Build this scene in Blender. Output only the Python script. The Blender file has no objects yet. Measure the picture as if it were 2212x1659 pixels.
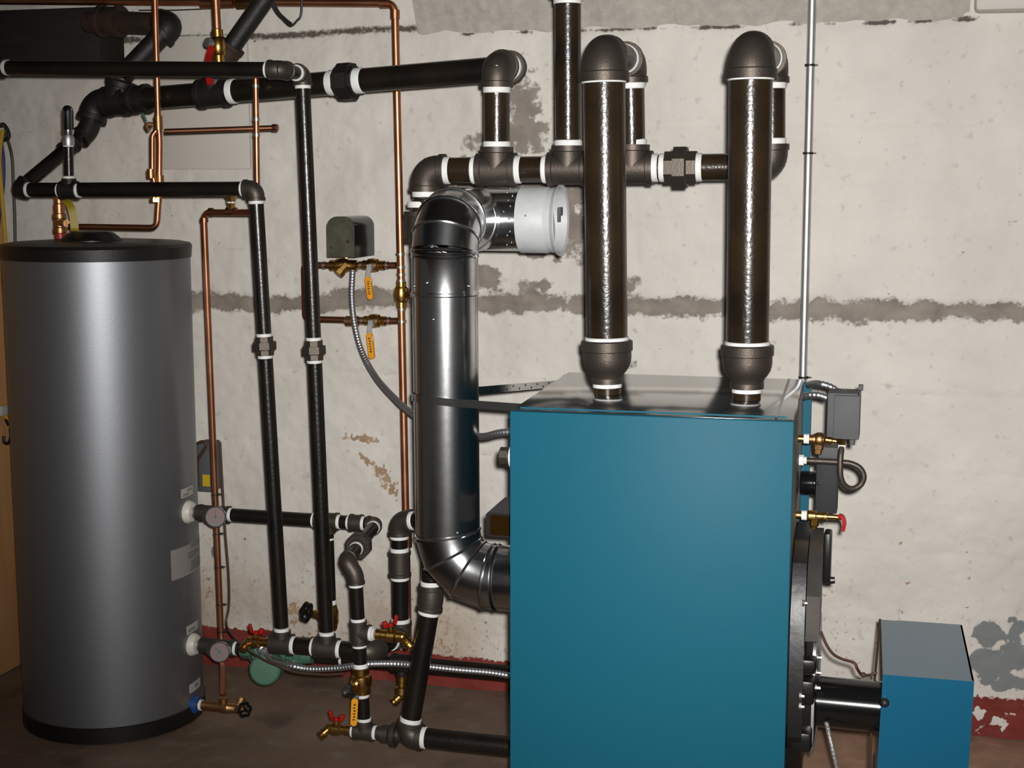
import bpy, bmesh, math, random
import numpy as np
from mathutils import Vector, Matrix, noise
random.seed(7)
SC = bpy.context.scene
COL = SC.collection
PI = math.pi

# ------------------------------------------------------------------ camera
IW, IH = 2212, 1659
FPX, PITCH, YAW, CAMH = 3100.0, 0.14, 0.262, 1.5
fwd = Vector((-math.sin(YAW)*math.cos(PITCH), math.cos(YAW)*math.cos(PITCH), -math.sin(PITCH)))
rgt = Vector((math.cos(YAW), math.sin(YAW), 0))
upv = rgt.cross(fwd)
CAM = Vector((0, -3.9448, CAMH))
cd = bpy.data.cameras.new('camera'); cam = bpy.data.objects.new('camera', cd); COL.objects.link(cam)
cd.sensor_width = 36; cd.lens = FPX/IW*36; cd.clip_start = .05
cam.matrix_world = Matrix.Translation(CAM) @ Matrix((rgt, upv, -fwd)).transposed().to_4x4()
SC.camera = cam
# ------------------------------------------------------------------ world, flash, exposure
w = bpy.data.worlds.new('world'); SC.world = w; w.use_nodes = True
w.node_tree.nodes['Background'].inputs[0].default_value = (.9, .85, .8, 1)
w.node_tree.nodes['Background'].inputs[1].default_value = .045
sp = bpy.data.lights.new('camera_flash', 'SPOT'); sp.energy = 580; sp.spot_size = math.radians(70); sp.spot_blend = 1.
sp.shadow_soft_size = .02; sp.color = (1, .975, .945)
so = bpy.data.objects.new('camera_flash', sp); COL.objects.link(so)
so.matrix_world = Matrix.Translation(CAM + rgt*.03 + upv*.038 - fwd*.02) @ Matrix.Rotation(-.09, 4, upv) @ Matrix.Rotation(.05, 4, rgt) @ Matrix((rgt, upv, -fwd)).transposed().to_4x4()
SC.view_settings.view_transform = 'Standard'; SC.view_settings.look = 'None'
SC.view_settings.exposure = 0; SC.view_settings.gamma = 1; SC.view_settings.use_curve_mapping = False

def ray(x, y): return rgt*((x-IW/2)/FPX) - upv*((y-IH/2)/FPX) + fwd
def at(x, y, Y=0.0):
    d = ray(x, y); return CAM + d*((Y-CAM.y)/d.y)
def atz(x, y, z):
    d = ray(x, y); return CAM + d*((z-CAM.z)/d.z)
def V(*a): return Vector(a)
X, Yv, Z = V(1,0,0), V(0,1,0), V(0,0,1)

# ------------------------------------------------------------------ materials
def mat(name, col, rough=.5, metal=0., var=0., vscale=8., col2=None, bump=0., bscale=60., coat=0., stretch=None, spec=None):
    m = bpy.data.materials.new(name); m.use_nodes = True
    nt = m.node_tree; b = nt.nodes['Principled BSDF']
    b.inputs['Base Color'].default_value = (*col, 1); b.inputs['Roughness'].default_value = rough
    b.inputs['Metallic'].default_value = metal
    if coat: b.inputs['Coat Weight'].default_value = coat; b.inputs['Coat Roughness'].default_value = .12
    if spec is not None: b.inputs['Specular IOR Level'].default_value = spec
    tc = nt.nodes.new('ShaderNodeTexCoord'); src = tc.outputs['Object']
    if stretch:
        mp = nt.nodes.new('ShaderNodeMapping'); mp.inputs['Scale'].default_value = stretch
        nt.links.new(src, mp.inputs[0]); src = mp.outputs[0]
    if col2 is not None:
        n = nt.nodes.new('ShaderNodeTexNoise'); n.inputs['Scale'].default_value = vscale; n.inputs['Detail'].default_value = 6
        nt.links.new(src, n.inputs['Vector'])
        r = nt.nodes.new('ShaderNodeValToRGB'); r.color_ramp.elements[0].position = .5-var; r.color_ramp.elements[1].position = .5+var
        r.color_ramp.elements[0].color = (*col, 1); r.color_ramp.elements[1].color = (*col2, 1)
        nt.links.new(n.outputs[0], r.inputs[0]); nt.links.new(r.outputs[0], b.inputs['Base Color'])
    if bump:
        n2 = nt.nodes.new('ShaderNodeTexNoise'); n2.inputs['Scale'].default_value = bscale; n2.inputs['Detail'].default_value = 3
        nt.links.new(src, n2.inputs['Vector'])
        bp = nt.nodes.new('ShaderNodeBump'); bp.inputs['Strength'].default_value = bump; bp.inputs['Distance'].default_value = .002
        nt.links.new(n2.outputs[0], bp.inputs['Height']); nt.links.new(bp.outputs[0], b.inputs['Normal'])
    return m
M = {}
M['black'] = mat('black_lacquered_pipe', (.005,.0045,.004), .3, 0, .2, 9, (.013,.009,.006), .25, 150)
M['steel'] = mat('brown_lacquered_pipe', (.010,.007,.004), .25, 0, .2, 7, (.030,.018,.009), .3, 130)
M['iron'] = mat('malleable_iron', (.070,.058,.048), .5, .72, .3, 14, (.094,.077,.064), .25, 220)
M['irondk'] = mat('old_dark_iron', (.006,.005,.0045), .55, .1, .3, 14, (.013,.010,.008), .5, 90)
M['rust'] = mat('rusty_iron', (.012,.008,.006), .75, .1, .2, 20, (.040,.017,.008), .6, 120)
M['tape'] = mat('white_thread_tape', (.74,.74,.72), .55, 0, 0, 8, None, .4, 250)
M['copper'] = mat('copper', (.64,.30,.175), .40, 1., .25, 12, (.40,.15,.07), .1, 90)
M['copperdk'] = mat('tarnished_copper', (.38,.165,.09), .42, 1., .25, 10, (.22,.085,.045), .1, 90)
M['brass'] = mat('brass', (.60,.36,.10), .3, 1., .3, 25, (.42,.23,.06), .15, 160)
M['bronze'] = mat('bronze', (.50,.29,.13), .42, 1., .3, 20, (.33,.17,.07), .2, 160)
M['solder'] = mat('solder', (.62,.58,.52), .35, 1.)
M['galv'] = mat('galvanized_sheet', (.58,.59,.60), .21, 1., .3, 30, (.68,.69,.70), .10, 30)
M['galv2'] = mat('galvanized_steel', (.56,.57,.57), .48, 1., .3, 40, (.66,.67,.68), .1, 60)
M['flex'] = mat('flexible_steel', (.50,.51,.53), .45, 1.)
M['damper'] = mat('grey_painted_damper', (.47,.485,.49), .5, 0, .2, 60, (.51,.525,.53), .1, 200)
M['teal'] = mat('teal_enamel', (.0070,.085,.130), .5, 0, .4, 350, (.0080,.096,.145), .05, 500, spec=.12)
M['tealtop'] = mat('teal_enamel_lid', (.014,.026,.032), .15, 0, 0, 8, None, 0, 20, coat=1., spec=1.)
M['cover'] = mat('blue_burner_enamel', (.004,.088,.165), .3, 0, .4, 350, (.005,.098,.18), 0, 500, coat=.45)
M['tank'] = mat('grey_metallic_jacket', (.225,.235,.252), .45, .82, .5, 400, (.265,.275,.29), .12, 500)
M['plastic'] = mat('black_plastic', (.006,.0052,.0048), .42, 0, .3, 20, (.010,.008,.007), .1, 200)
M['gloss'] = mat('gloss_black_enamel', (.006,.006,.006), .14)
M['rubber'] = mat('black_rubber', (.012,.012,.012), .5)
M['redh'] = mat('red_plastic', (.30,.007,.005), .5, spec=.15)
M['yel'] = mat('yellow_vinyl', (.75,.30,.008), .38)
M['yelmark'] = mat('black_print', (.06,.04,.01), .6)
M['green'] = mat('green_pump_paint', (.055,.135,.085), .45, 0, .4, 20, (.065,.155,.10), .3, 160)
M['white'] = mat('white_plastic', (.6,.57,.5), .45)
M['blue'] = mat('blue_plastic', (.01,.06,.22), .4)
M['redp'] = mat('red_nipple', (.35,.02,.015), .4)
M['paper'] = mat('paper_label', (.42,.40,.38), .6)
M['paper2'] = mat('grey_label', (.27,.25,.235), .6)
M['ink'] = mat('label_ink', (.08,.08,.085), .6)
M['greybox'] = mat('grey_painted_steel', (.085,.086,.088), .62, 0, .3, 30, (.098,.099,.102), .08, 300, spec=.2)
M['dkgrey'] = mat('dark_grey_painted_steel', (.028,.028,.030), .65, 0, spec=.2)
M['feeder'] = mat('dirty_green_grey_plate', (.050,.050,.034), .45, .3, .22, 24, (.105,.098,.066), .2, 80)
M['amber'] = mat('amber_plastic', (.020,.009,.002), .10)
M['dial'] = mat('gauge_dial', (.20,.178,.172), .4)
M['dialred'] = mat('gauge_numbers', (.42,.10,.09), .5)
M['chrome'] = mat('chrome_bezel', (.5,.5,.51), .18, 1.)
M['bolt'] = mat('zinc_bolt', (.75,.76,.78), .22, 1.)
M['cast'] = mat('black_cast_iron', (.006,.006,.006), .36, 0, .3, 30, (.011,.010,.009), .3, 40, spec=.3)
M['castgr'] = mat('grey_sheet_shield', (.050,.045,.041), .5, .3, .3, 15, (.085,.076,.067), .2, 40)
M['pine'] = mat('pine_board', (.62,.32,.125), .6, 0, .22, 5, (.74,.41,.18), .15, 60, 0, (5, 5, .6))
M['beam'] = mat('old_dark_timber', (.007,.0045,.003), .8, 0, .25, 9, (.014,.009,.005), .6, 30, 0, (1, 4, 6))
M['wirebrown'] = mat('brown_cable', (.06,.030,.018), .5)
M['wireblk'] = mat('black_cable', (.015,.013,.012), .5)
M['wiregrn'] = mat('grey_green_cable', (.05,.055,.035), .5)
M['wireyel'] = mat('yellow_cable', (.5,.30,.02), .5)
M['wireblue'] = mat('blue_cable', (.03,.045,.16), .5)
M['ribbon'] = mat('yellow_ribbon', (.30,.23,.012), .5)
M['braid'] = mat('braided_cable', (.45,.44,.42), .4, .4, .1, 400, (.12,.11,.10))
M['panel'] = mat('painted_panel', (.55,.515,.46), .6, 0, .3, 5, (.60,.565,.51), .2, 120)
M['hole'] = mat('dark_hole', (.01,.01,.01), .8)

def nn(nt, t, **k):
    n = nt.nodes.new(t)
    for a, b in k.items(): setattr(n, a, b)
    return n
def wall_material(name, base, base2, bare, bare2):
    m = bpy.data.materials.new(name); m.use_nodes = True; nt = m.node_tree; L = nt.links.new
    b = nt.nodes['Principled BSDF']; b.inputs['Roughness'].default_value = .68; b.inputs['Specular IOR Level'].default_value = .25
    tc = nn(nt, 'ShaderNodeTexCoord')
    def noi(s, d=6):
        n = nn(nt, 'ShaderNodeTexNoise'); n.inputs['Scale'].default_value = s; n.inputs['Detail'].default_value = d
        L(tc.outputs['Object'], n.inputs['Vector']); return n.outputs[0]
    def mix(f, a, c):
        x = nn(nt, 'ShaderNodeMix', data_type='RGBA'); L(f, x.inputs[0])
        for i, s in ((6, a), (7, c)):
            if isinstance(s, tuple): x.inputs[i].default_value = (*s, 1)
            else: L(s, x.inputs[i])
        return x.outputs[2]
    def ramp(f, a, c):
        r = nn(nt, 'ShaderNodeMapRange'); r.inputs[1].default_value = a; r.inputs[2].default_value = c; L(f, r.inputs[0]); return r.outputs[0]
    fine = noi(90, 8)
    col = mix(ramp(noi(3.5), .35, .65), base, base2)
    col = mix(ramp(noi(38, 10), .62, .75), col, tuple(x*.82 for x in base))
    barec = mix(ramp(noi(14), .35, .65), bare, bare2)
    def masked(attr, cc, amt=.7, lo=.44, hi=.58):
        nonlocal col
        a = nn(nt, 'ShaderNodeAttribute', attribute_name=attr)
        s = nn(nt, 'ShaderNodeMath', operation='ADD'); L(a.outputs['Fac'], s.inputs[0])
        mu = nn(nt, 'ShaderNodeMath', operation='MULTIPLY_ADD'); L(fine, mu.inputs[0]); mu.inputs[1].default_value = amt; mu.inputs[2].default_value = -amt/2
        L(mu.outputs[0], s.inputs[1])
        col = mix(ramp(s.outputs[0], lo, hi), col, cc)
    masked('stain', (.40,.31,.225), .5, .30, 1.3)
    masked('rust', mix(ramp(noi(25), .4, .6), (.40,.29,.19), (.33,.22,.135)), 1.5)
    masked('bare', barec, 1.1, .38, .68)
    masked('blue', (.20,.215,.215), .5)
    masked('red', mix(ramp(noi(9), .35, .65), (.15,.022,.016), (.21,.035,.026)), .9)
    masked('dark', (.10,.085,.07), .8, .40, .72)
    L(col, b.inputs['Base Color'])
    bp = nn(nt, 'ShaderNodeBump'); bp.inputs['Strength'].default_value = .55; bp.inputs['Distance'].default_value = .004
    L(noi(42, 8), bp.inputs['Height']); L(bp.outputs[0], b.inputs['Normal'])
    return m
M['wall'] = wall_material('painted_block_wall', (.60,.565,.515), (.685,.65,.595), (.285,.25,.215), (.20,.172,.147))

# ------------------------------------------------------------------ mesh builder
def frame(d):
    d = d.normalized(); a = V(0,0,1) if abs(d.z) < .9 else V(1,0,0)
    u = d.cross(a).normalized(); return u, d.cross(u).normalized()
class MB:
    def __init__(s): s.v=[]; s.f=[]; s.m=[]
    def _add(s, vs, fs, mi=0):
        o = len(s.v); s.v += [tuple(x) for x in vs]; s.f += [tuple(i+o for i in f) for f in fs]; s.m += [mi]*len(fs); return s
    def tube(s, path, r, seg=20, cap=True, mi=0, closed=False):
        P = [Vector(p) for p in path]; n = len(P)
        R = r if isinstance(r, (list, tuple)) else [r]*n
        T = []
        for i in range(n):
            if closed: t = P[(i+1) % n]-P[i-1]
            else:
                a = P[i]-P[i-1] if i else None; b = P[i+1]-P[i] if i < n-1 else None
                if a is not None and a.length < 1e-9: a = None
                if b is not None and b.length < 1e-9: b = None
                t = (a.normalized() if a is not None else V(0,0,0)) + (b.normalized() if b is not None else V(0,0,0))
            if t.length < 1e-9 and not T:
                t = next((P[j]-P[0] for j in range(1, n) if (P[j]-P[0]).length > 1e-9), X)
            T.append(t.normalized() if t.length > 1e-9 else T[-1])
        u, v = frame(T[0]); vs=[]; fs=[]
        for i in range(n):
            if i:
                q = T[i-1].rotation_difference(T[i]); u = q @ u
            u = (u - T[i]*u.dot(T[i])).normalized(); v = T[i].cross(u)
            for k in range(seg):
                a = 2*PI*k/seg; vs.append(P[i]+(u*math.cos(a)+v*math.sin(a))*R[i])
        m = n if closed else n-1
        for i in range(m):
            j = (i+1) % n
            for k in range(seg):
                k2 = (k+1) % seg; fs.append((i*seg+k, i*seg+k2, j*seg+k2, j*seg+k))
        if cap and not closed:
            fs.append(tuple(range(seg-1,-1,-1))); fs.append(tuple((n-1)*seg+k for k in range(seg)))
        return s._add(vs, fs, mi)
    def lathe(s, o, d, prof, seg=28, cap=True, mi=0, phase=0., sx=1.):
        o = Vector(o); d = Vector(d).normalized(); u, v = frame(d); vs=[]; fs=[]
        for t, r in prof:
            for k in range(seg):
                a = 2*PI*(k+phase)/seg; vs.append(o+d*t+(u*math.cos(a)*sx+v*math.sin(a))*r)
        n = len(prof)
        for i in range(n-1):
            for k in range(seg):
                k2=(k+1)%seg; fs.append((i*seg+k,i*seg+k2,(i+1)*seg+k2,(i+1)*seg+k))
        if cap: fs.append(tuple(range(seg-1,-1,-1))); fs.append(tuple((n-1)*seg+k for k in range(seg)))
        return s._add(vs, fs, mi)
    def ball(s, c, r, seg=14, mi=0, sc=(1,1,1)):
        bm = bmesh.new(); bmesh.ops.create_uvsphere(bm, u_segments=seg, v_segments=seg//2+2, radius=r)
        vs = [V(v.co.x*sc[0], v.co.y*sc[1], v.co.z*sc[2])+Vector(c) for v in bm.verts]; fs=[[v.index for v in f.verts] for f in bm.faces]; bm.free()
        return s._add(vs, fs, mi)
    def box(s, c, size, ax=None, bev=0., mi=0, segs=2):
        bm = bmesh.new(); bmesh.ops.create_cube(bm, size=1)
        for v in bm.verts: v.co = V(v.co.x*size[0], v.co.y*size[1], v.co.z*size[2])
        if bev: bmesh.ops.bevel(bm, geom=bm.edges[:]+bm.verts[:], offset=bev, segments=segs, profile=.5, affect='EDGES')
        ax = ax or (X, Yv, Z); bm.verts.index_update(); bm.verts.ensure_lookup_table()
        vs = [Vector(c)+ax[0]*v.co.x+ax[1]*v.co.y+ax[2]*v.co.z for v in bm.verts]
        fs = [[v.index for v in f.verts] for f in bm.faces]; bm.free()
        return s._add(vs, fs, mi)
    def prism(s, poly, o, u, v, w, mi=0):
        o=Vector(o); n=len(poly); vs=[o+u*a+v*b for a,b in poly]+[o+u*a+v*b+w for a,b in poly]
        fs=[tuple(range(n-1,-1,-1)), tuple(range(n,2*n))]+[(i,(i+1)%n,n+(i+1)%n,n+i) for i in range(n)]
        return s._add(vs, fs, mi)
    def ribbon(s, path, wdir, wid, th, mi=0):
        P=[Vector(p) for p in path]; vs=[]; fs=[]; n=len(P)
        for i in range(n):
            t=(P[min(i+1,n-1)]-P[max(i-1,0)]).normalized(); wd=wdir[i] if isinstance(wdir,list) else wdir
            nn_=t.cross(wd).normalized(); wd=nn_.cross(t).normalized()
            for a,b in ((-1,-1),(1,-1),(1,1),(-1,1)): vs.append(P[i]+wd*(a*wid/2)+nn_*(b*th/2))
        for i in range(n-1):
            for k in range(4):
                k2=(k+1)%4; fs.append((i*4+k,i*4+k2,i*4+4+k2,i*4+4+k))
        fs += [(3,2,1,0), tuple((n-1)*4+k for k in range(4))]
        return s._add(vs, fs, mi)
def build(name, mb, mats, parent=None, off=None, ang=32):
    me = bpy.data.meshes.new(name); off = off or V(0,0,0)
    me.from_pydata([(a-off.x,b-off.y,c-off.z) for a,b,c in mb.v], [], mb.f)
    if not isinstance(mats, (list,tuple)): mats=[mats]
    for m in mats: me.materials.append(M[m] if isinstance(m,str) else m)
    me.polygons.foreach_set('material_index', mb.m)
    bm=bmesh.new(); bm.from_mesh(me); bmesh.ops.recalc_face_normals(bm, faces=bm.faces[:]); bm.to_mesh(me); bm.free()
    me.polygons.foreach_set('use_smooth', [True]*len(me.polygons)); me.set_sharp_from_angle(angle=math.radians(ang)); me.update()
    o = bpy.data.objects.new(name, me); COL.objects.link(o)
    if parent is not None: o.parent = parent
    else: o.location = off
    return o
def tag(o, label, cat, group=None):
    o['label']=label; o['category']=cat
    if group: o['group']=group
    return o
def struct(o): o['kind']='structure'; return o
class T:
    """a thing: an Empty at its base with parts below"""
    def __init__(s, name, label, cat, loc, group=None):
        s.o = bpy.data.objects.new(name, None); COL.objects.link(s.o); s.o.location = loc; s.off = Vector(loc)
        s.o.empty_display_size = .02
        tag(s.o, label, cat, group); s.pm='black'; s.fm='iron'
    def part(s, name, mb, mats, parent=None, label=None, ang=32):
        o = build(name, mb, mats, parent or s.o, s.off, ang)
        if label: o['label']=label
        return o
    def pipe(s, a, b, r, m=None, name='pipe'): return s.part(name, MB().tube([a,b], r, 26), m or s.pm)
    def tape(s, p, d, r, ln=None, parent=None):
        ln = ln or (r*.42 if r<.04 else r*.2); d=Vector(d).normalized(); k=1
        return s.part('thread_tape', MB().lathe(Vector(p), d, [(0,r*1.07),(ln*k*.8,r*1.075),(ln*k,r*1.02)], 26), 'tape', parent)
    def elbow(s, c, a, b, r, r2=None, L=1.62, L2=None, tp=(1,1), m=None, name='elbow', body=1.19, lip=1.29, tl=.75):
        c=Vector(c); a=Vector(a).normalized(); b=Vector(b).normalized(); r2=r2 or r; La=L*r; Lb=(L2 or L)*r2
        lw=.42
        pts=[c+a*La, c+a*La, c+a*(La-lw*r), c+a*(La-lw*r-.06*r)]; rs=[r*1.1, r*lip, r*lip, r*body]
        pa=c+a*(min(La,Lb)*tl); pb=c+b*(min(La,Lb)*tl); n=9
        if (pa-c).length > La-lw*r-.07*r: pa=c+a*(La-lw*r-.08*r)
        if (pb-c).length > Lb-lw*r2-.07*r2: pb=c+b*(Lb-lw*r2-.08*r2)
        for i in range(n+1):
            t=i/n; p=pa*((1-t)**2)+c*(2*t*(1-t)*.92)+(pa+pb)*(.08*t*(1-t))+pb*t**2; pts.append(p); rs.append((r*(1-t)+r2*t)*(body+.04*math.sin(PI*t)))
        pts+=[c+b*(Lb-lw*r2-.06*r2), c+b*(Lb-lw*r2), c+b*Lb, c+b*Lb]; rs+=[r2*body, r2*lip, r2*lip, r2*1.1]
        o = s.part(name, MB().tube(pts, rs, 30), m or s.fm)
        if tp[0]: s.tape(c+a*La, a, r)
        if tp[1]: s.tape(c+b*Lb, b, r2)
        return o
    def tee(s, c, d, br, r, r2=None, L=1.55, tp=(1,1,1), m=None, name='tee', body=1.2, lip=1.3):
        c=Vector(c); d=Vector(d).normalized(); br=Vector(br).normalized(); r2=r2 or r; l=L*r; lw=.42*r
        mb=MB().lathe(c, d, [(-l,r*1.1),(-l,r*lip),(-l+lw,r*lip),(-l+lw*1.15,r*body),(l-lw*1.15,r*body),(l-lw,r*lip),(l,r*lip),(l,r*1.1)], 30)
        lb=r*1.2+r2*.55; lw2=.42*r2
        mb.lathe(c, br, [(0,r2*body),(lb-lw2*1.15,r2*body),(lb-lw2,r2*lip),(lb,r2*lip),(lb,r2*1.1)], 30)
        o=s.part(name, mb, m or s.fm)
        if tp[0]: s.tape(c-d*l, -d, r)
        if tp[1]: s.tape(c+d*l, d, r)
        if tp[2]: s.tape(c+br*lb, br, r2)
        return o
    def union(s, c, d, r, L=1.25, nut=1.75, nw=.5, tp=(1,1), m=None, ph=.5):
        c=Vector(c); d=Vector(d).normalized(); l=L*r
        mb=MB().lathe(c, d, [(-l,r*1.1),(-l,r*1.3),(l,r*1.3),(l,r*1.1)], 8, phase=ph)
        mb.lathe(c, d, [(-nw*r,r*1.3),(-nw*r,r*nut),(nw*r*.8,r*nut),(nw*r,r*(nut-.12)),(nw*r,r*1.3)], 8, phase=ph)
        o=s.part('union', mb, m or s.fm, ang=20)
        if tp[0]: s.tape(c-d*l, -d, r)
        if tp[1]: s.tape(c+d*l, d, r)
        return o
    def coupling(s, c, d, r, L=1.2, tp=(1,1), m=None, body=1.2, lip=1.3, name='coupling'):
        c=Vector(c); d=Vector(d).normalized(); l=L*r; lw=.38*r
        o=s.part(name, MB().lathe(c, d, [(-l,r*1.1),(-l,r*lip),(-l+lw,r*lip),(-l+lw*1.15,r*body),(l-lw*1.15,r*body),(l-lw,r*lip),(l,r*lip),(l,r*1.1)], 30), m or s.fm)
        if tp[0]: s.tape(c-d*l, -d, r)
        if tp[1]: s.tape(c+d*l, d, r)
        return o
    def sweat(s, c, d, r, L, m='copper', name='coupling'):   # soldered sleeve
        c=Vector(c); d=Vector(d).normalized()
        return s.part(name, MB().lathe(c, d, [(-L,r*1.02),(-L,r*1.22),(L,r*1.22),(L,r*1.02)], 20), m)
def fillet(pts, rad, n=7):
    P=[Vector(p) for p in pts]; out=[P[0]]
    for i in range(1,len(P)-1):
        a=(P[i-1]-P[i]); b=(P[i+1]-P[i]); R=min(rad, a.length*.48, b.length*.48)
        pa=P[i]+a.normalized()*R; pb=P[i]+b.normalized()*R
        for k in range(n+1):
            t=k/n; out.append(pa*((1-t)**2)+P[i]*(2*t*(1-t))+pb*(t*t))
    out.append(P[-1]); return out
def spline(pts, n=10):
    P=[Vector(p) for p in pts]; P=[P[0]*2-P[1]]+P+[P[-1]*2-P[-2]]; out=[]
    for i in range(1,len(P)-2):
        p0,p1,p2,p3=P[i-1:i+3]
        for k in range(n):
            t=k/n; out.append(.5*((2*p1)+(p2-p0)*t+(2*p0-5*p1+4*p2-p3)*t*t+(3*p1-p0-3*p2+p3)*t**3))
    out.append(P[-2]); return out
def resample(pts, step):
    P=[Vector(p) for p in pts]; out=[P[0]]; acc=0
    for i in range(1,len(P)):
        a,b=P[i-1],P[i]; l=(b-a).length
        while acc+l >= step:
            t=(step-acc)/l; a=a+(b-a)*t; out.append(a.copy()); l=(b-a).length; acc=0
        acc+=l
    return out
def flexmesh(pts, r, pitch=.0085):
    path=resample(pts, pitch/4); rs=[r*(1, 1.0, .86, .86)[i%4] for i in range(len(path))]
    return MB().tube(path, rs, 12)
def rounded(w, h, r, n=5, corners=(1,1,1,1)):
    out=[]
    for (cx,cy,a0,f) in ((w/2,h/2,0,corners[0]),(-w/2,h/2,90,corners[1]),(-w/2,-h/2,180,corners[2]),(w/2,-h/2,270,corners[3])):
        if not f: out.append((cx,cy)); continue
        ox=cx-math.copysign(r,cx); oy=cy-math.copysign(r,cy)
        for k in range(n+1):
            a=math.radians(a0+90*k/n); out.append((ox+r*math.cos(a), oy+r*math.sin(a)))
    return out

# ------------------------------------------------------------------ the setting
def vnoise(x, y, s, seed=0):
    rng = np.random.RandomState(seed); g = rng.rand(256, 256)
    x = x*s+37.3; y = y*s+11.7; xi=np.floor(x).astype(int); yi=np.floor(y).astype(int); fx=x-xi; fy=y-yi
    fx=fx*fx*(3-2*fx); fy=fy*fy*(3-2*fy); G=lambda a,b: g[a%256,b%256]
    return (G(xi,yi)*(1-fx)+G(xi+1,yi)*fx)*(1-fy)+(G(xi,yi+1)*(1-fx)+G(xi+1,yi+1)*fx)*fy
def fbm(x, y, s, o=4, seed=0): return sum(vnoise(x, y, s*2**k, seed+k)*.5**k for k in range(o))/sum(.5**k for k in range(o))
X0, X1, ZT = -3.3, 1.5, 2.3
NX, NZ = 640, 320
gx, gz = np.meshgrid(np.linspace(X0, X1, NX), np.linspace(0, ZT, NZ)); gx=gx.ravel(); gz=gz.ravel()
n1 = fbm(gx, gz, 5, 5, 1); n2 = fbm(gx, gz, 18, 4, 9); n3 = fbm(gx, gz, 45, 3, 21)
def blob(px, py, rx, ry, rot=0, amp=.9):
    c = at(px, py); k=.00132; dx=(gx-c.x)/k; dz=-(gz-c.z)/k; a=math.radians(rot)
    u=(dx*math.cos(a)+dz*math.sin(a))/rx; v=(-dx*math.sin(a)+dz*math.cos(a))/ry
    return 1.2-np.sqrt(u*u+v*v)+((n2-.5)*1.5+(n3-.5)*1.1)*amp
def blobs(L): return np.clip(np.max([blob(*b) for b in L], axis=0), 0, 1)
zb = at(1300, 662).z
wob = (fbm(gx, gz*0, 3, 4, 5)-.5)*.05
band = 1.30-np.abs(gz-zb-wob)/(.034+.03*(fbm(gx,gz*0,2.2,3,31)-.5)) + (n3-.5)*.9+(n2-.5)*.7
bare = np.clip(np.maximum(band, blobs([(1130,260,80,105),(1060,325,75,40),(1170,400,90,50),(1215,470,75,110),(1010,410,80,40),(1060,612,50,40,0,1.2),(1170,612,70,18,0,1.4),(1310,622,60,26,0,1.2),(1275,645,130,24),(1130,650,140,28),(1160,552,24,10,0,1.5),(1050,585,20,20,0,1.5),(1215,728,11,6,10)])), 0, 1)
joint = np.zeros_like(gx)
rows = [.07, .30, .50, .72, .94, zb, 1.40, 1.66]
for k, zr in enumerate(rows):
    wz = (fbm(gx, gz*0, 2.5, 4, 60+k)-.5)*.03
    joint = np.maximum(joint, np.exp(-((gz-zr-wz)/.006)**2)*np.clip((fbm(gx, gz*0, 5, 3, 80+k)-.3)*2.2, .12, 1))
    zlo, zhi = zr, (rows+[1.92])[k+1]
    for j in range(12):
        xv = X0+.41*j+(.2 if k%2 else 0)+.06*math.sin(j*3.1+k)
        joint = np.maximum(joint, .55*np.exp(-((gx-xv-(n2-.5)*.02)/.006)**2)*((gz>zlo)&(gz<zhi))*np.clip((n1-.35)*3, 0, 1))
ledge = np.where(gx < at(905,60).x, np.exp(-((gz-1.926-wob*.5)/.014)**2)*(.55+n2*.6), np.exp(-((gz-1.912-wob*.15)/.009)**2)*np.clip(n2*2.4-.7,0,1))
redz = (n2-.5)*.016+(n3-.5)*.010+np.interp(gx, [-2.06,-1.066,.244], [.128,.091,.118])
red = np.clip((redz-gz)/.03+.5, 0, 1)
red = np.clip(red*np.clip(1.3-blob(2180,1562,90,25,6,1.8)*1.5,0,1)*np.where(gx>-.1,np.clip(1.5-np.clip(n3*1.5-.25,0,1),0,1),1)*np.clip(1.3-blob(905,1370,30,40,0,.8),0,1), 0, 1)
low = np.clip((.62-gz)/.5, 0, 1)*np.clip((-.95-gx)/.3, 0, 1)
rust = np.clip(np.maximum(.72*blobs([(778,946,46,11,8,1.3),(790,990,40,9,38,1.6),(815,1010,36,16,45,1.6),(840,1035,18,46,-12,1.6),(825,1000,30,14,20,1.8),(635,1312,22,22,20,.8),(452,1282,14,24,15,.6),(2088,1150,22,7,5,1.6),(1945,1175,8,5),(2080,1190,20,9,0,1.8),(1960,1260,10,6,0,1.6),(2015,1330,10,6,0,1.6),(470,1190,8,10),(640,1345,18,12)]), low*(n3*.40+n2*.45-.14)), 0, 1)
rust = np.maximum(rust, np.clip(np.clip((.75-gz)/.6,0,1)*(fbm(gx,gz,30,3,44)-.30)*1.1, 0, .30))
blue = blobs([(250,106,26,20),(228,84,14,26),(2140,1372,30,30),(2205,1365,24,34),(2190,1425,100,44,0,.8),(2125,1440,55,50),(2180,1475,110,30),(462,1195,8,22),(760,1280,12,14),(1048,1345,7,9),(610,1395,6,6),(455,1250,18,5),(690,1335,8,6)])
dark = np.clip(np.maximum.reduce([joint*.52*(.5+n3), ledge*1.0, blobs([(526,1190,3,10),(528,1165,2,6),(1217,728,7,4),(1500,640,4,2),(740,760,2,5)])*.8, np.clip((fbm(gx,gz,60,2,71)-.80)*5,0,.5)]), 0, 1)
gy = -(n1-.5)*.030-(n2-.5)*.009+joint*.004+np.where(band>.4, .010*np.clip(band,0,1), 0)+ledge*.006
gy = np.maximum(gy, -.014)
me = bpy.data.meshes.new('wall_back')
ii = np.arange(NX*NZ).reshape(NZ, NX)
quads = np.stack([ii[:-1,:-1], ii[:-1,1:], ii[1:,1:], ii[1:,:-1]], -1).reshape(-1, 4)
me.vertices.add(NX*NZ); me.vertices.foreach_set('co', np.stack([gx, gy, gz], 1).ravel().astype(np.float32))
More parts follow.
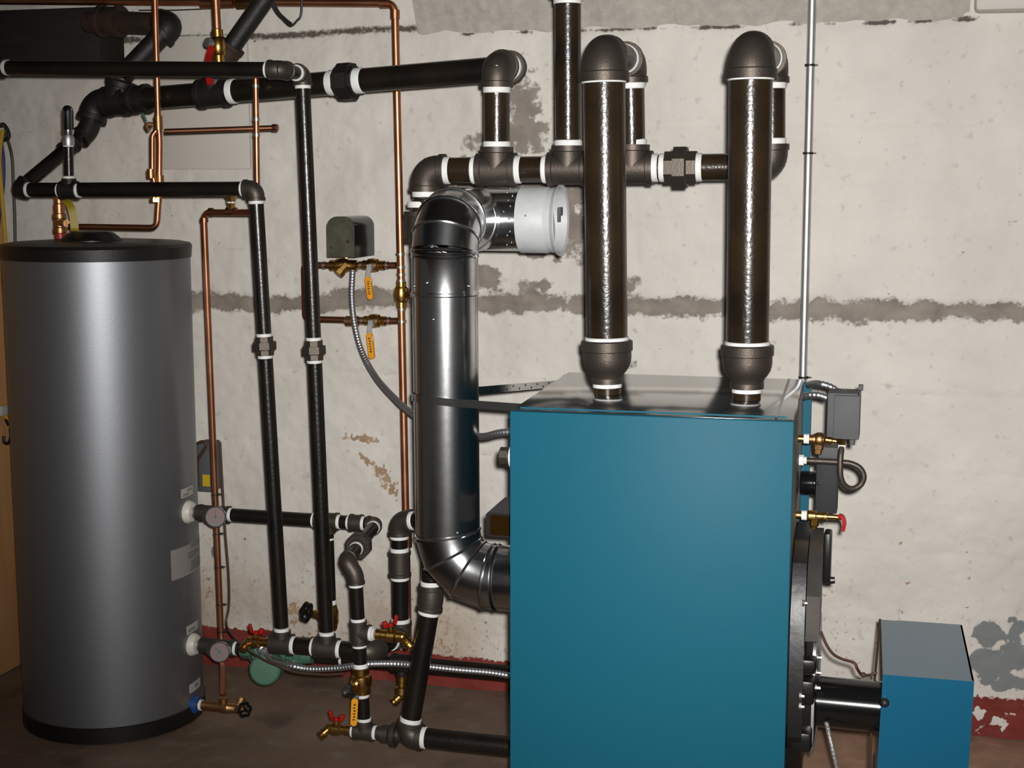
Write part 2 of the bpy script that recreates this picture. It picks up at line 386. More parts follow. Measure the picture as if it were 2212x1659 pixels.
me.loops.add(quads.size); me.loops.foreach_set('vertex_index', quads.ravel().astype(np.int32))
me.polygons.add(len(quads)); me.polygons.foreach_set('loop_start', np.arange(0, quads.size, 4).astype(np.int32))
me.polygons.foreach_set('use_smooth', np.ones(len(quads), bool)); me.update(calc_edges=True)
stain = np.clip(np.clip((.66-gz)/.5,0,1)*np.clip((-.75-gx)/.4,0,1)*(n1*1.1+.15)+np.clip((.5-gz)/.5,0,1)*.25*n1, 0, 1)
for nm, arr in (('stain',stain),('bare',bare),('red',red),('rust',rust),('blue',blue),('dark',dark)):
    a = me.attributes.new(nm, 'FLOAT', 'POINT'); a.data.foreach_set('value', arr.astype(np.float32))
me.materials.append(M['wall'])
wall = bpy.data.objects.new('wall_back', me); COL.objects.link(wall); struct(wall)

# rough concrete haunch over the wall, leaning into the room
def haunch():
    xs = np.linspace(at(905,40).x, at(2095,20).x, 260); rowsz = np.linspace(0, 1, 20); mb = MB(); vs=[]; fs=[]
    for j, t in enumerate(rowsz):
        for i, x in enumerate(xs):
            nz = noise.fractal(V(x*9, t*3, 4), 1, 2, 4)*.008
            vs.append((x, -.006-.20*t+nz*1.2, 1.915+.36*t+nz+ (noise.noise(V(x*14,0,2))*.010 if j<2 else 0)))
    n=len(xs)
    for j in range(len(rowsz)-1):
        for i in range(n-1): fs.append((j*n+i, j*n+i+1, (j+1)*n+i+1, (j+1)*n+i))
    base=len(vs); 
    for x in (xs[0], xs[-1]): vs += [(x, .0, 1.915), (x, .0, 2.275)]
    fs += [tuple([base]+[j*n for j in range(len(rowsz))]+[base+1]), tuple([base+2]+[j*n+n-1 for j in range(len(rowsz))]+[base+3])]
    mb._add(vs, fs); return mb
M['concrete'] = mat('rough_concrete', (.36,.33,.29), .85, 0, .28, 40, (.48,.445,.395), .8, 110)
struct(build('trim_1', haunch(), 'concrete'))
# painted block at the far right above the wall line
bk = MB().box((at(2095,20).x+.30, -.02, 2.09), (.58, .10, .33), bev=.012); struct(build('trim_2', bk, 'panel'))

M['floor'] = mat('brown_concrete_floor', (.13,.083,.055), .72, 0, .22, 3.2, (.225,.150,.103), .45, 45)
nt = M['floor'].node_tree; b_ = nt.nodes['Principled BSDF']
old = b_.inputs['Base Color'].links[0].from_socket
n_ = nt.nodes.new('ShaderNodeTexNoise'); n_.inputs['Scale'].default_value = 14; n_.inputs['Detail'].default_value = 9
tc_ = nt.nodes.new('ShaderNodeTexCoord'); nt.links.new(tc_.outputs['Object'], n_.inputs['Vector'])
r_ = nt.nodes.new('ShaderNodeMapRange'); r_.inputs[1].default_value=.52; r_.inputs[2].default_value=.72; r_.inputs[4].default_value=.60; nt.links.new(n_.outputs[0], r_.inputs[0])
mx_ = nt.nodes.new('ShaderNodeMix'); mx_.data_type='RGBA'; nt.links.new(r_.outputs[0], mx_.inputs[0]); nt.links.new(old, mx_.inputs[6]); mx_.inputs[7].default_value=(.25,.21,.175,1)
sx_ = nt.nodes.new('ShaderNodeSeparateXYZ'); nt.links.new(tc_.outputs['Object'], sx_.inputs[0])
rx_ = nt.nodes.new('ShaderNodeMapRange'); rx_.inputs[1].default_value=-.75; rx_.inputs[2].default_value=-.1; rx_.inputs[4].default_value=.8; nt.links.new(sx_.outputs[0], rx_.inputs[0])
mm_ = nt.nodes.new('ShaderNodeMath'); mm_.operation='MULTIPLY'; nt.links.new(rx_.outputs[0], mm_.inputs[0]); nt.links.new(n_.outputs[0], mm_.inputs[1])
my_ = nt.nodes.new('ShaderNodeMix'); my_.data_type='RGBA'; nt.links.new(mm_.outputs[0], my_.inputs[0]); nt.links.new(mx_.outputs[2], my_.inputs[6]); my_.inputs[7].default_value=(.62,.34,.22,1)
sp_n = nt.nodes.new('ShaderNodeTexNoise'); sp_n.inputs['Scale'].default_value = 7; sp_n.inputs['Detail'].default_value = 8; nt.links.new(tc_.outputs['Object'], sp_n.inputs['Vector'])
sr_ = nt.nodes.new('ShaderNodeMapRange'); sr_.inputs[1].default_value=.58; sr_.inputs[2].default_value=.72; sr_.inputs[4].default_value=.7; nt.links.new(sp_n.outputs[0], sr_.inputs[0])
ms_ = nt.nodes.new('ShaderNodeMix'); ms_.data_type='RGBA'; nt.links.new(sr_.outputs[0], ms_.inputs[0]); nt.links.new(my_.outputs[2], ms_.inputs[6]); ms_.inputs[7].default_value=(.055,.036,.026,1)
nt.links.new(ms_.outputs[2], b_.inputs['Base Color'])
fl = MB()
fv=[]; ff=[]; nx,ny=120,120
for j in range(ny+1):
    for i in range(nx+1):
        x=-3.3+4.8*i/nx; y=-4.6+4.62*j/ny; fv.append((x,y,-.004+noise.fractal(V(x*2,y*2,0),1,2,3)*.003))
for j in range(ny):
    for i in range(nx): a=j*(nx+1)+i; ff.append((a,a+1,a+nx+2,a+nx+1))
fl._add(fv,ff); struct(build('floor', fl, 'floor'))
struct(build('ceiling', MB().box((-.9,-2.3,2.33),(4.8,4.6,.06)), 'beam'))

# ------------------------------------------------------------------ left end: board, cables, timber, panel
pe = atz(52, 1432, 0)                        # foot of the board's far edge
ztop = at(40, 206, pe.y).z
bd = MB().box((pe.x-.0095, (pe.y-1.15)/2+pe.y/2+.0, ztop/2), (.019, 1.15, ztop-.002), bev=.002)
for (dy, z) in ((-.06,1.02),(-.11,.42),(-.20,.77),(-.05,1.33)):
    bd.lathe((pe.x-.001, pe.y+dy, z), X, [(0,.011),(.0016,.009)], 14, mi=1)
M['knot'] = mat('board_knot', (.16,.07,.025), .6)
tag(build('wooden_board', bd, ['pine','knot'], None, V(pe.x, pe.y-.57, 0)), 'tall pine board standing on edge at the far left behind the grey tank', 'board')
def wall_at(px, py, xx):                     # point on the plane x = xx
    d = ray(px, py); return CAM + d*((xx-CAM.x)/d.x)
bx = pe.x+.012
hk = T('cable_hook', 'black hook on the pine board with three cables hanging from it', 'hook', wall_at(5,280,bx))
p = wall_at(4,282,bx)
hk.part('hook', MB().tube(spline([p+V(-.005,0,.012), p+V(.006,0,.018), p+V(.02,0,.0), p+V(.022,0,-.02), p+V(.004,0,-.028)]), .006, 10), 'rubber')
hk.part('hook_plate', MB().lathe(p+V(-.0108,0,.012), X, [(0,.016),(.004,.016),(.006,.010)], 14), 'bolt')
tag(build('cable', MB().tube(spline([p+V(.004,0,0.0), wall_at(16,300,bx+.006), wall_at(26,340,bx+.004), wall_at(29,400,bx+.004), wall_at(32,470,bx+.003), wall_at(33,540,bx+.002), wall_at(36,760,bx)]), .0045, 10), 'wiregrn'), 'grey green cable hanging down the pine board nearest its edge', 'cable')
tag(build('cable', MB().tube(spline([p+V(.002,.0,-.01), wall_at(3,310,bx+.011), wall_at(7,345,bx+.008), wall_at(7,390,bx+.006), wall_at(3,430,bx+.004), wall_at(-8,520,bx)]), .006, 10), 'wireblue'), 'blue cable hanging from the hook on the pine board', 'cable')
tag(build('cable', MB().tube(spline([p+V(.016,-.02,-.0), wall_at(-1,340,bx+.018), wall_at(4,420,bx+.019), wall_at(9,480,bx+.018), wall_at(12,530,bx+.014), wall_at(14,620,bx)]), .006, 10), 'wireyel'), 'yellow cable hanging down the pine board behind the tank', 'cable')
bc = T('bungee_cord', 'black hooked strap with white clip hanging on the pine board beside the tank', 'strap', wall_at(8,900,bx))
bc.part('cord', MB().tube(spline([wall_at(-6,870,bx+.003), wall_at(2,880,bx+.004), wall_at(10,893,bx+.004), wall_at(18,915,bx+.004), wall_at(21,925,bx+.004)]), .006, 10), 'wireyel')
q = wall_at(10,886,bx+.006); bc.part('clip', MB().box(q, (.014,.05,.03), bev=.004), 'paper')
bc.part('hook', MB().tube(spline([wall_at(12,905,bx+.004), wall_at(20,922,bx+.004), wall_at(24,940,bx+.004), wall_at(18,957,bx+.006), wall_at(9,955,bx+.006), wall_at(8,942,bx+.006)]), .005, 10), 'rubber')

yb=-.16
a=at(-80,20,yb); b=at(215,128,yb)
mb=MB().box(((a.x+b.x)/2, yb/2-.006, (at(100,18,yb).z+at(100,142,yb).z)/2), (b.x-a.x, abs(yb)-.014, at(100,18,yb).z-at(100,142,yb).z), bev=.008)
tag(build('timber_beam', mb, 'beam', None, V((a.x+b.x)/2, yb/2, at(100,142,yb).z)), 'dark old timber beam end projecting from the wall at the upper left', 'beam')
a=at(356,366); b=at(541,76)
mb=MB().box(((a.x+b.x)/2, -.020, (a.z+b.z)/2), (b.x-a.x, .010, b.z-a.z), bev=.002)
tag(build('wall_panel', mb, 'panel', None, V((a.x+b.x)/2, -.012, a.z)), 'smooth cream painted panel fixed to the wall behind the capped copper stub', 'panel')
bx_=T('outlet_box', 'small grey electrical box with yellow sticker on the wall right of the tank', 'electrical box', at(441,1065,-.06))
a=at(426,1062,-.075); b=at(455,958,-.075)
bx_.part('box', MB().box(((a.x+b.x)/2, -.042,(a.z+b.z)/2),(b.x-a.x,.066,b.z-a.z),bev=.004), 'greybox')
a2=at(438,1050,-.0765); b2=at(453,1026,-.0765)
bx_.part('sticker', MB().box(((a2.x+b2.x)/2,-.0762,(a2.z+b2.z)/2),(b2.x-a2.x,.001,b2.z-a2.z)), mat('yellow_sticker',(.55,.38,.01),.5), label='yellow sticker')
bx_.part('cord', MB().tube(spline([at(427,1050,-.085), at(426,1000,-.085), at(432,985,-.088), at(446,962,-.09), at(438,954,-.09), at(426,958,-.09)]), .005, 10), 'wirebrown')

# ------------------------------------------------------------------ storage tank
TC=atz(250,1535,0); TR=.2485
tc=V(TC.x, TC.y, 0)
t=T('water_tank', 'tall grey cylindrical hot water tank with black lid standing on the floor at left', 'water tank', tc)
zr=at(210,565,tc.y-TR).z; zl=at(210,537,tc.y-TR).z
t.part('base', MB().lathe(tc, Z, [(.0,TR-.012),(.0,TR+.004),(.042,TR+.004),(.046,TR-.004)], 96), 'plastic')
t.part('jacket', MB().lathe(tc+Z*.043, Z, [(0,TR),(zr-.045,TR)], 128), 'tank')
t.part('lid', MB().lathe(tc+Z*(zr-.004), Z, [(0,TR-.01),(0,TR+.003),(zl-zr-.002,TR+.006),(zl-zr+.006,TR+.001),(zl-zr+.010,TR-.02),(zl-zr+.0145,TR*.6),(zl-zr+.0155,.01)], 96), 'plastic')
ltop=zl+.011
cp=at(210,518,tc.y-.02); cp=V(cp.x, tc.y-.05, ltop-.002)
t.part('lid_cap', MB().lathe(cp, Z, [(-.003,.083),(.004,.083),(.023,.060),(.026,.050),(.026,.01)], 40), 'plastic')
def surf(px, py, off=0.):                    # point on the tank's skin under a pixel
    d=ray(px,py); o=CAM-tc; a=d.x**2+d.y**2; bq=o.x*d.x+o.y*d.y; c=o.x**2+o.y**2-(TR+off)**2
    disc=bq*bq-a*c; k=(-bq-math.sqrt(max(disc,0)))/a; return CAM+d*k
def label(px0, py0, px1, py1, name, m, lines, tpx=None):
    a=surf(px0,py0); b=surf(px1,py1); th0=math.atan2(a.y-tc.y,a.x-tc.x); th1=math.atan2(b.y-tc.y,b.x-tc.x)
    z0=surf(px0,py1 if tpx is None else tpx[1]).z; z1=a.z
    mb=MB()
    def patch(t0,t1,za,zb,rad,mi):
        n=14; vs=[]; 
        for i in range(n+1):
            th=t0+(t1-t0)*i/n
            for z in (za,zb): vs.append(tc+V(math.cos(th)*rad,math.sin(th)*rad,z))
        mb._add(vs,[(2*i,2*i+2,2*i+3,2*i+1) for i in range(n)],mi)
    patch(th0,th1,z0,z1,TR+.0006,0)
    for (u0,u1,v0,v1) in lines:
        patch(th0+(th1-th0)*u0, th0+(th1-th0)*u1, z1+(z0-z1)*v0, z1+(z0-z1)*v1, TR+.0011, 1)
    t.part('label', mb, [m,'ink'], label=name)
rl=lambda n,u0,u1,v0,v1: [(u0+random.uniform(0,.05),u1-random.uniform(0,.2),v0+(v1-v0)*i/n,v0+(v1-v0)*(i+.45)/n) for i in range(n)]
label(390,1058,416,1052,'small white label above the upper tank port','paper',rl(2,.4,.9,.2,.5)+rl(2,.1,.7,.6,.95),(0,1078))
label(368,1190,433,1165,'large pale printed label on the tank side','paper2',rl(2,.45,.9,.05,.2)+rl(3,.35,.85,.28,.55)+rl(4,.4,.85,.6,.95),(0,1256))
label(402,1354,427,1345,'small white label above the lower tank port','paper',rl(2,.1,.8,.45,.9),(0,1373))
label(408,1480,432,1472,'small white label above the drain port','paper',rl(2,.4,.8,.3,.8),(0,1500))
zU=at(410,1106,tc.y).z; zL=at(415,1392,tc.y).z; zD=at(424,1522,tc.y).z
YT=tc.y
ports=V(tc.x+TR, YT, 0)
for z in (zU,zL):
    o=t.part('port_collar', MB().lathe(V(ports.x-.006,YT,z), X, [(0,.032),(.012,.032),(.022,.026),(.024,.016)], 28), 'white', label='white collar')
    t.part('nipple', MB().lathe(V(ports.x,YT,z), X, [(.01,.0165),(.0262,.0165)], 24), 'galv2', o)
o=t.part('port_collar', MB().lathe(V(ports.x-.008,YT,zD), X, [(0,.027),(.014,.025),(.022,.018)], 28), 'blue', label='blue collar')

# ------------------------------------------------------------------ boiler
BT=1.045; ba=.030
bfl=atz(1101,887,BT); U_=V(math.cos(ba),math.sin(ba),0); W_=V(-math.sin(ba),math.cos(ba),0)   # right, back
BW=(atz(1716,904,BT)-bfl).length; BD=.60
def B(u,v,z): return V(bfl.x,bfl.y,0)+U_*u+W_*v+Z*z
AX=(U_,W_,Z)
bo=T('boiler','big teal enamelled boiler cabinet standing in the middle of the floor','boiler',B(BW/2,BD/2,0))
bo.part('front_panel', MB().box(B(BW/2,.0125,BT/2+.012),(BW,.025,BT-.026),AX,bev=.003), 'teal')
bo.part('side_panel', MB().box(B(.0125,.026+(BD-.03)/2,BT/2+.012),(.02,BD-.03,BT-.036),AX,bev=.002), 'teal')
bo.part('side_panel', MB().box(B(BW-.008,.026+(BD-.05)/2,BT/2+.012),(.014,BD-.052,BT-.04),AX,bev=.002), 'castgr', label='grey inner side panel')
bo.part('rear_panel', MB().box(B(BW/2+.005,BD-.012,BT/2+.01),(BW+.026,.022,BT-.03),AX,bev=.002), 'teal')
lid=MB().box(B(BW/2,BD/2+.004,BT-.004),(BW-.004,BD-.012,.010),AX,bev=.002)
bo.part('lid', lid, 'tealtop')
bo.part('lid_flange', MB().box(B(BW-.035,BD/2+.0,BT+.0018),(.005,BD-.03,.003),AX), 'gloss').name='lid_rib'
bo.part('lid_rib', MB().box(B(BW/2,.030,BT+.0022),(BW-.03,.003,.003),AX), 'teal')
bo.part('base', MB().box(B(BW/2,BD/2,.012),(BW-.03,BD-.03,.024),AX), 'plastic')
# plug on the left side
pz=at(1095,985,bfl.y+.085); pc=B(0,.085,pz.z)
o=bo.part('pipe_plug', MB().lathe(pc-U_*.018, -U_, [(0,.022),(.004,.022)],20).lathe(pc-U_*.022,-U_,[(0,.019),(.017,.019),(.019,.016)],8), 'iron')
bo.part('thread_tape', MB().lathe(pc+U_*.002,-U_,[(0,.0235),(.020,.0235)],24),'tape',o)

# ------------------------------------------------------------------ two big front risers
YR=-.93
def riser(pxb, pxt, eltop, rear, label, yr_rear):
    base=at(*pxb,YR); base.z=BT
    r=.0445
    top=at(*pxt,YR)
    ax=(top-base).normalized()
    mm=.000985
    def h(px_y): return (858-px_y)*mm*(1.0)
    k=(top-base).length/(858-pxt[1])          # metres per image row along the riser
    h=lambda y:(858-y)*k
    t=T('steam_riser',label,'steam pipe',base,'front steam risers'); t.pm='steel'
    t.part('nipple', MB().lathe(base+ax*.0016, ax,[(0,.0295),(h(836),.0295)],26),'steel')
    t.tape(base+ax*h(841), ax, .0295, h(832)-h(841))
    t.part('reducer', MB().lathe(base, ax, [(h(832),.031),(h(832),.0355),(h(820),.0355),(h(818),.034),(h(811),.0365),(h(803),.043),(h(794),.0485),(h(784),.0515),(h(775),.0525),(h(761),.0525),(h(759),.0555),(h(739),.0555),(h(737),.053),(h(736),.046)],40),'iron')
    for s_ in (-1,1):
        pass
    t.tape(base+ax*h(737.5), ax, r, h(729)-h(737.5))
    t.pipe(base+ax*h(760), top, r)
    c=at(*eltop,YR); d=(rear-c); d.normalize()
    t.elbow(c, -ax, d, r, .033, L=1.36, L2=1.5, tp=(0,0), body=1.14, lip=1.2); t.tape(c-ax*1.36*r, -ax, r, .0035)
    t.pipe(c+d*.03, rear-d*(.0302*2.04+.0006), .0302)
    # raised letters on the reducer
    cu=bpy.data.curves.new('letters','FONT'); cu.body='WARD'; cu.size=.0165; cu.extrude=.0007; cu.align_x='CENTER'; cu.align_y='CENTER'
    ob=bpy.data.objects.new('letters',cu); COL.objects.link(ob); bpy.context.view_layer.update()
    src=ob.evaluated_get(bpy.context.evaluated_depsgraph_get()).to_mesh(); mb=MB(); vs=[]
    face=math.atan2(CAM.y-base.y, CAM.x-base.x)-.06
    for v in src.vertices:
        th=face+v.co.x/.0525; rr=.0523+v.co.z+.0004
        q=base+ax*(h(771)+v.co.y); vs.append(q+V(math.cos(th)*rr,math.sin(th)*rr,0))
    mb._add(vs,[list(p.vertices) for p in src.polygons]); bpy.data.objects.remove(ob)
    t.part('raised_lettering', mb, 'iron')
    return c, d
YH=-.69
rearL=at(1362,131,YH); rearR=at(1667,131,YH+.02)
cL,dL=riser((1312,858),(1305,175),(1304,113),rearL,'left of the two big brown steam risers on top of the teal boiler',0)
cR,dR=riser((1613,862),(1622,168),(1623,105),rearR,'right of the two big brown steam risers on top of the teal boiler',0)

# ------------------------------------------------------------------ header behind the risers
hd=T('steam_header','horizontal brown steam header of tees and white taped joints behind the two front risers','steam pipe',at(1300,362,YH)); hd.pm='steel'
r2=.0302
def hp(x): return at(x, 368-(x-990)*.0125, YH+.02*(x-918)/750)
hx=(hp(1650)-hp(950)).normalized()
cEL=hp(919); cER=hp(1667)
hd.elbow(cEL, hx, -Z, r2, tp=(1,1))
hd.pipe(cEL, hp(1226), r2)
hd.tee(hp(1073), hx, Z, r2); hd.tee(hp(1227), hx, Z, r2); hd.pipe(hp(1226),hp(1366),r2); hd.tee(hp(1366), hx, Z, r2, tp=(0,1,1))
hd.pipe(hp(1366),cER,r2); hd.union(hp(1471), hx, r2, L=1.18, nut=1.66, nw=.5)
hd.elbow(cER, -hx, (rearR-cER), r2, tp=(0,1))
# risers from the header
hd.pipe(cER, rearR, r2); hd.elbow(rearR, (cER-rearR), -dR, r2, tp=(1,1))
hd.pipe(hp(1366), rearL, r2); hd.elbow(rearL, (hp(1366)-rearL), -dL, r2, tp=(1,1))
up2=at(1226,-60,YH); up2=hp(1227)+(up2-hp(1227))*((2.298-hp(1227).z)/(up2.z-hp(1227).z))
sp2=T('steam_pipe','brown steam pipe rising from the header to the ceiling behind the left riser','steam pipe',hp(1227)+Z*.06); sp2.pm='steel'
sp2.pipe(hp(1227)+Z*(r2*2.17+.002), up2, r2); tp_=at(1226,9,YH); sp2.tape(tp_, Z, r2, .016); sp2.coupling(tp_+Z*.045, Z, r2, L=1, tp=(0,0))
# main to the left
YM=-.55
cM1=at(1073,142,YH); cM2=at(1113,146,YM); dM=(cM2-cM1).normalized()
hd.pipe(hp(1073), cM1, r2); hd.elbow(cM1, (hp(1073)-cM1), dM, r2, tp=(1,0)); hd.pipe(cM1,cM2-dM*(r2*2.04+.0006),r2)
YL=-.40
mB=at(206, 148.5+(1060-206)*.0865, YL)
def mp(x):                                  # point of the straight main seen at column x
    n = rgt*FPX - fwd*(x-IW/2); k = -(cM2-CAM).dot(n)/(mB-cM2).dot(n); return cM2+(mB-cM2)*k
mn=T('steam_main','long sloping black steam main along the wall from the header to the upper left','steam pipe',mp(700)); mn.pm='black'
dmx=(mp(300)-mp(1000)).normalized()
mn.elbow(cM2, -dM, dmx, r2, tp=(1,0))
mn.pipe(cM2, mp(205), r2)
mn.union(mp(749), dmx, r2, L=.9, nut=1.62, nw=.62, m='irondk', tp=(0,0)); mn.tape(mp(727),dmx,r2,.021); mn.tape(mp(770),-dmx,r2,.021)
mn.tape(mp(498),-dmx,r2,.018)
mn.tee(mp(462), dmx, V(.24,-.02,.97).normalized(), r2, L=1.45, tp=(0,0,0), m='irondk')
mn.coupling(mp(303), dmx, r2, L=.85, tp=(0,0), m='irondk')
mn.tee(mp(252), dmx, V(.3,0,.95).normalized(), r2*1.06, L=1.15, tp=(0,0,0), m='irondk')
cE=mp(206); low=at(192,282,YL-.02); lend=at(40,409,-.60)
d1=(low-cE).normalized(); d2=(lend-low).normalized()
mn.elbow(cE, -dmx, d1, r2*1.05, tp=(0,0), m='irondk')
mn.pipe(cE, low, r2*.8, 'irondk')
rb=.0185
mn.elbow(low, -d1, d2, rb*1.25, tp=(0,0), m='irondk', L=1.5)
mn.coupling(low+d2*.075, d2, rb*1.05, L=1.1, tp=(0,0), m='irondk')
mn.pipe(low, lend-d2*(rb*1.62+.006), rb)
# old rusty pipes
op=T('rusty_pipe','old rusty pipe elbowing down from beside the timber beam to the black main','old pipe',at(330,80,-.36))
e0=at(372,52,-.34); l0=at(190,46,-.30); b0=mp(252)+V(.3,0,.95).normalized()*.070
op.elbow(e0, (l0-e0), (b0-e0), r2*1.02, tp=(0,0), m='irondk', L=1.5); op.pipe(e0, l0, r2*.98,'rust'); op.pipe(e0, b0, r2*.92,'irondk')
op.coupling(at(240,46,-.315),(l0-e0),r2*1.1,L=1.05,tp=(0,0),m='rust')
oq=T('rusty_pipe','old rusty diagonal pipe coming down from the ceiling behind the brass ball valve','old pipe',at(520,60,-.42))
f0=mp(462)+V(.24,-.02,.97).normalized()*.066; f1=at(488,118,YL-.045); f2=at(655,-120,-.42); f2=f1+(f2-f1)*((2.296-f1.z-.02)/(f2.z-f1.z))
oq.pipe(f0, f1, r2*.8,'irondk'); oq.coupling(f1,(f2-f1),r2*.92,L=1.15,tp=(0,0),m='rust'); oq.pipe(f1,f2,r2*.82,'irondk')

# ------------------------------------------------------------------ equaliser and wet return
YE=-.69
eq=T('equalizer_pipe','black equalizer pipe dropping behind the flue and slanting to the floor beside the boiler','return pipe',at(880,1595,-.80))
e1=V(at(905,470,YE).x, YE, cEL.z); 
eb=at(933,1262,YE); re=.0252
eq.pipe(cEL-Z*(r2*2.04+.006), at(908,500,YE), r2, 'steel'); eq.tape(at(909,448,YE), Z, r2, .014)
eq.coupling(at(908,490,YE), Z, r2, tp=(0,0)); eq.pipe(at(908,490,YE), at(911,560,YE), re)
eq.pipe(at(908,500,YE), eb, re)
s1=at(928,1318,-.69); ef=at(881,1590,-.71)
de=(ef-s1).normalized()
eq.elbow(at(932,1291,YE), Z, de, re, L=1.3, tp=(1,1), name='bend')
eq.pipe(at(932,1291,YE), ef, re)
eR=at(1125,1624,ef.y); eR.z=ef.z; dR_=(eR-ef).normalized()
eq.elbow(ef, -de, dR_, re, tp=(1,1), L=1.55)
rin=ef+dR_*((B(0,0,0)-ef).dot(U_)/dR_.dot(U_)-.013)
eq.pipe(ef, rin, re)
# connection towards the left at the floor
YF=ef.y
tb=at(787,1590,YF); tb.z=ef.z
ra=.0168
eq.pipe(ef, tb+X*(ra*1.97+.0006), ra, 'iron')
eq.part('reducer', MB().lathe(V(at(857,1594,YF).x,YF,ef.z), -X, [(0,.031),(.012,.030),(.020,.022),(.038,.022),(.038,.017)],26),'iron')
fb=T('floor_drain_line','black vertical drain line with brass valve and yellow lever standing in front of the flue','drain pipe',tb)
fb.tee(tb, X, Z, ra, tp=(1,1,1))
YV=YF
vt=at(768,1240,YV)
vb=tb
def vp_(y): 
    k=(y-1240)/(1590-1240); return vt+(vb-vt)*k
vd=(vt-vb).normalized()
fb.pipe(vb, vp_(1505.5), ra); fb.pipe(vp_(1446.5), vt-vd*(ra*1.03*1.87+.0006), ra)
fb.tee(vp_(1369), vd, X, ra*1.02, L=1.75, tp=(1,1,1))
fb.tape(vp_(1446.5), vd, ra, .011); fb.tape(vp_(1505.5), -vd, ra, .008)
VL_=(vp_(1447.5)-vp_(1504)).length
bv=T('ball_valve','brass ball valve with yellow lever hanging down, near the floor left of the leaning pipe','valve',vp_(1475))
bv.part('body', MB().lathe(vp_(1504), vd, [(0,.017),(0,.0225),(.013,.0225),(.018,.025),(.034,.027),(.046,.025),(.050,.021),(VL_,.021),(VL_,.017)], 12, phase=.5), 'brass')
hs=vp_(1475)+V(-.012,-.030,-.004)
bv.part('stem', MB().lathe(vp_(1477), V(-.30,-.95,.0), [(0,.014),(.030,.013),(.034,.009),(.046,.009)],12), 'brass')
h0=hs+V(-.006,-.014,0); h1=at(764,1570,h0.y-.01)
ho=bv.part('handle', MB().ribbon(spline([h0+V(.004,0,.006), h0+V(-.003,-.003,-.015), at(768,1505,h0.y-.01), at(766,1530,h0.y-.012), h1]), V(1,.25,0), .015, .0028), 'rubber')
def sleeve(th, a, b, wd, wid, parent, marks=True):
    d=(b-a).normalized(); n=d.cross(wd).normalized()
    if n.y>0: n=-n
    wd=d.cross(n).normalized()
    pl=rounded(wid, (b-a).length, wid*.45, 5)
    mb=MB().prism(pl, (a+b)/2-n*.0035, wd, d, n*.008)
    if marks:
        L_=(b-a).length; yy=-.28
        random.seed(int(abs(a.x)*1000))
        while yy<.28:
            hgt=random.uniform(.045,.07); mb.box((a+b)/2+d*(yy*L_)+n*.0047+wd*random.uniform(-.001,.001), (wid*.34,.0006,hgt*L_), (wd,n,d), mi=1); yy+=hgt+.05
    th.part('grip', mb, ['yel','yelmark'], parent, label='yellow vinyl grip')
sleeve(bv, at(767,1508,h0.y-.012), at(764,1567,h0.y-.012), V(1,.25,0), .0165, ho)
# loop piping from the tank port forward to the drain line
YP=YT
def up(x): return V(at(x,1106+(x-405)*.0765,YP).x, YP, zU)
tr=T('tank_supply_line','black pipe from the upper tank port running behind the two vertical pipes','water pipe',up(600))
rt=.0182
tr.pipe(V(ports.x+.0268,YP,zU), up(806), rt)
tr.tee(up(464), X, -Yv, rt, tp=(0,1,0), L=2.5)
tr.coupling(V(ports.x+.0365,YP,zU), X, rt*.95, L=.5, tp=(0,0))
tr.tee(up(706), X, -Z, rt*1.02, L=1.75, tp=(1,1,0))
tr.coupling(up(770), X, rt, L=.95, tp=(1,1))
cA=up(812); cB=at(748,1212,YV); dAB=(cB-cA).normalized()
tr.elbow(cA, -X, dAB, rt*.92, tp=(0,1), L=1.4)
tr.pipe(cA, cB, ra*.98)
tr.union(cA+(cB-cA)*.60, dAB, ra, L=1.2, nut=2.05, nw=.75)
dBV=(vt-cB).normalized()
tr.elbow(cB, -dAB, dBV, ra, tp=(0,1), L=1.35)
tr.elbow(vt, -dBV, -vd, ra*1.03, tp=(0,1), L=1.45)
# vertical drop from the upper line to the gate valve
gd=at(722,1440,YP); 
tr.pipe(up(706), V(up(706).x+.004,YP,at(722,1333,YP).z+.0478), rt*.95)
tr.tape(V(up(706).x,YP,zU)+V(0,0,-.046), -Z, rt, .006)
gz_=at(722,1333,YP).z; gx_=up(706).x+.004
gv=T('gate_valve','brass gate valve with black handwheel behind the second vertical black pipe','valve',V(gx_,YP,gz_-.03))
gv.part('body', MB().lathe(V(gx_,YP,gz_-.035), Z, [(0,.019),(.012,.021),(.02,.024),(.05,.024),(.058,.021),(.07,.019)], 12), 'brass')
wc=at(662,1322,YP-.06); sd=(wc-V(gx_,YP,gz_)).normalized()
gv.part('stem', MB().lathe(V(gx_,YP,gz_), sd, [(0,.02),(.03,.018),(.034,.012),((wc-V(gx_,YP,gz_)).length,.007)],16), 'brass')
def handwheel(th, c, d, R, m='gloss'):
    u,v=frame(d); mb=MB(); pts=[c+(u*math.cos(2*PI*k/36)+v*math.sin(2*PI*k/36))*R*(1+.11*math.cos(6*2*PI*k/36)) for k in range(36)]
    mb.tube(pts, R*.24, 10, closed=True); mb.lathe(c-d*.006, d, [(0,R*.32),(.014,R*.32),(.017,R*.15)],12)
    for k in range(3):
        a=2*PI*k/3+.4; mb.tube([c, c+(u*math.cos(a)+v*math.sin(a))*R], R*.17, 8)
    th.part('handwheel', mb, m, label='black handwheel')
handwheel(gv, wc, sd, .022)
tr.tape(V(gx_,YP,gz_+.0356), Z, rt*.95, .012)
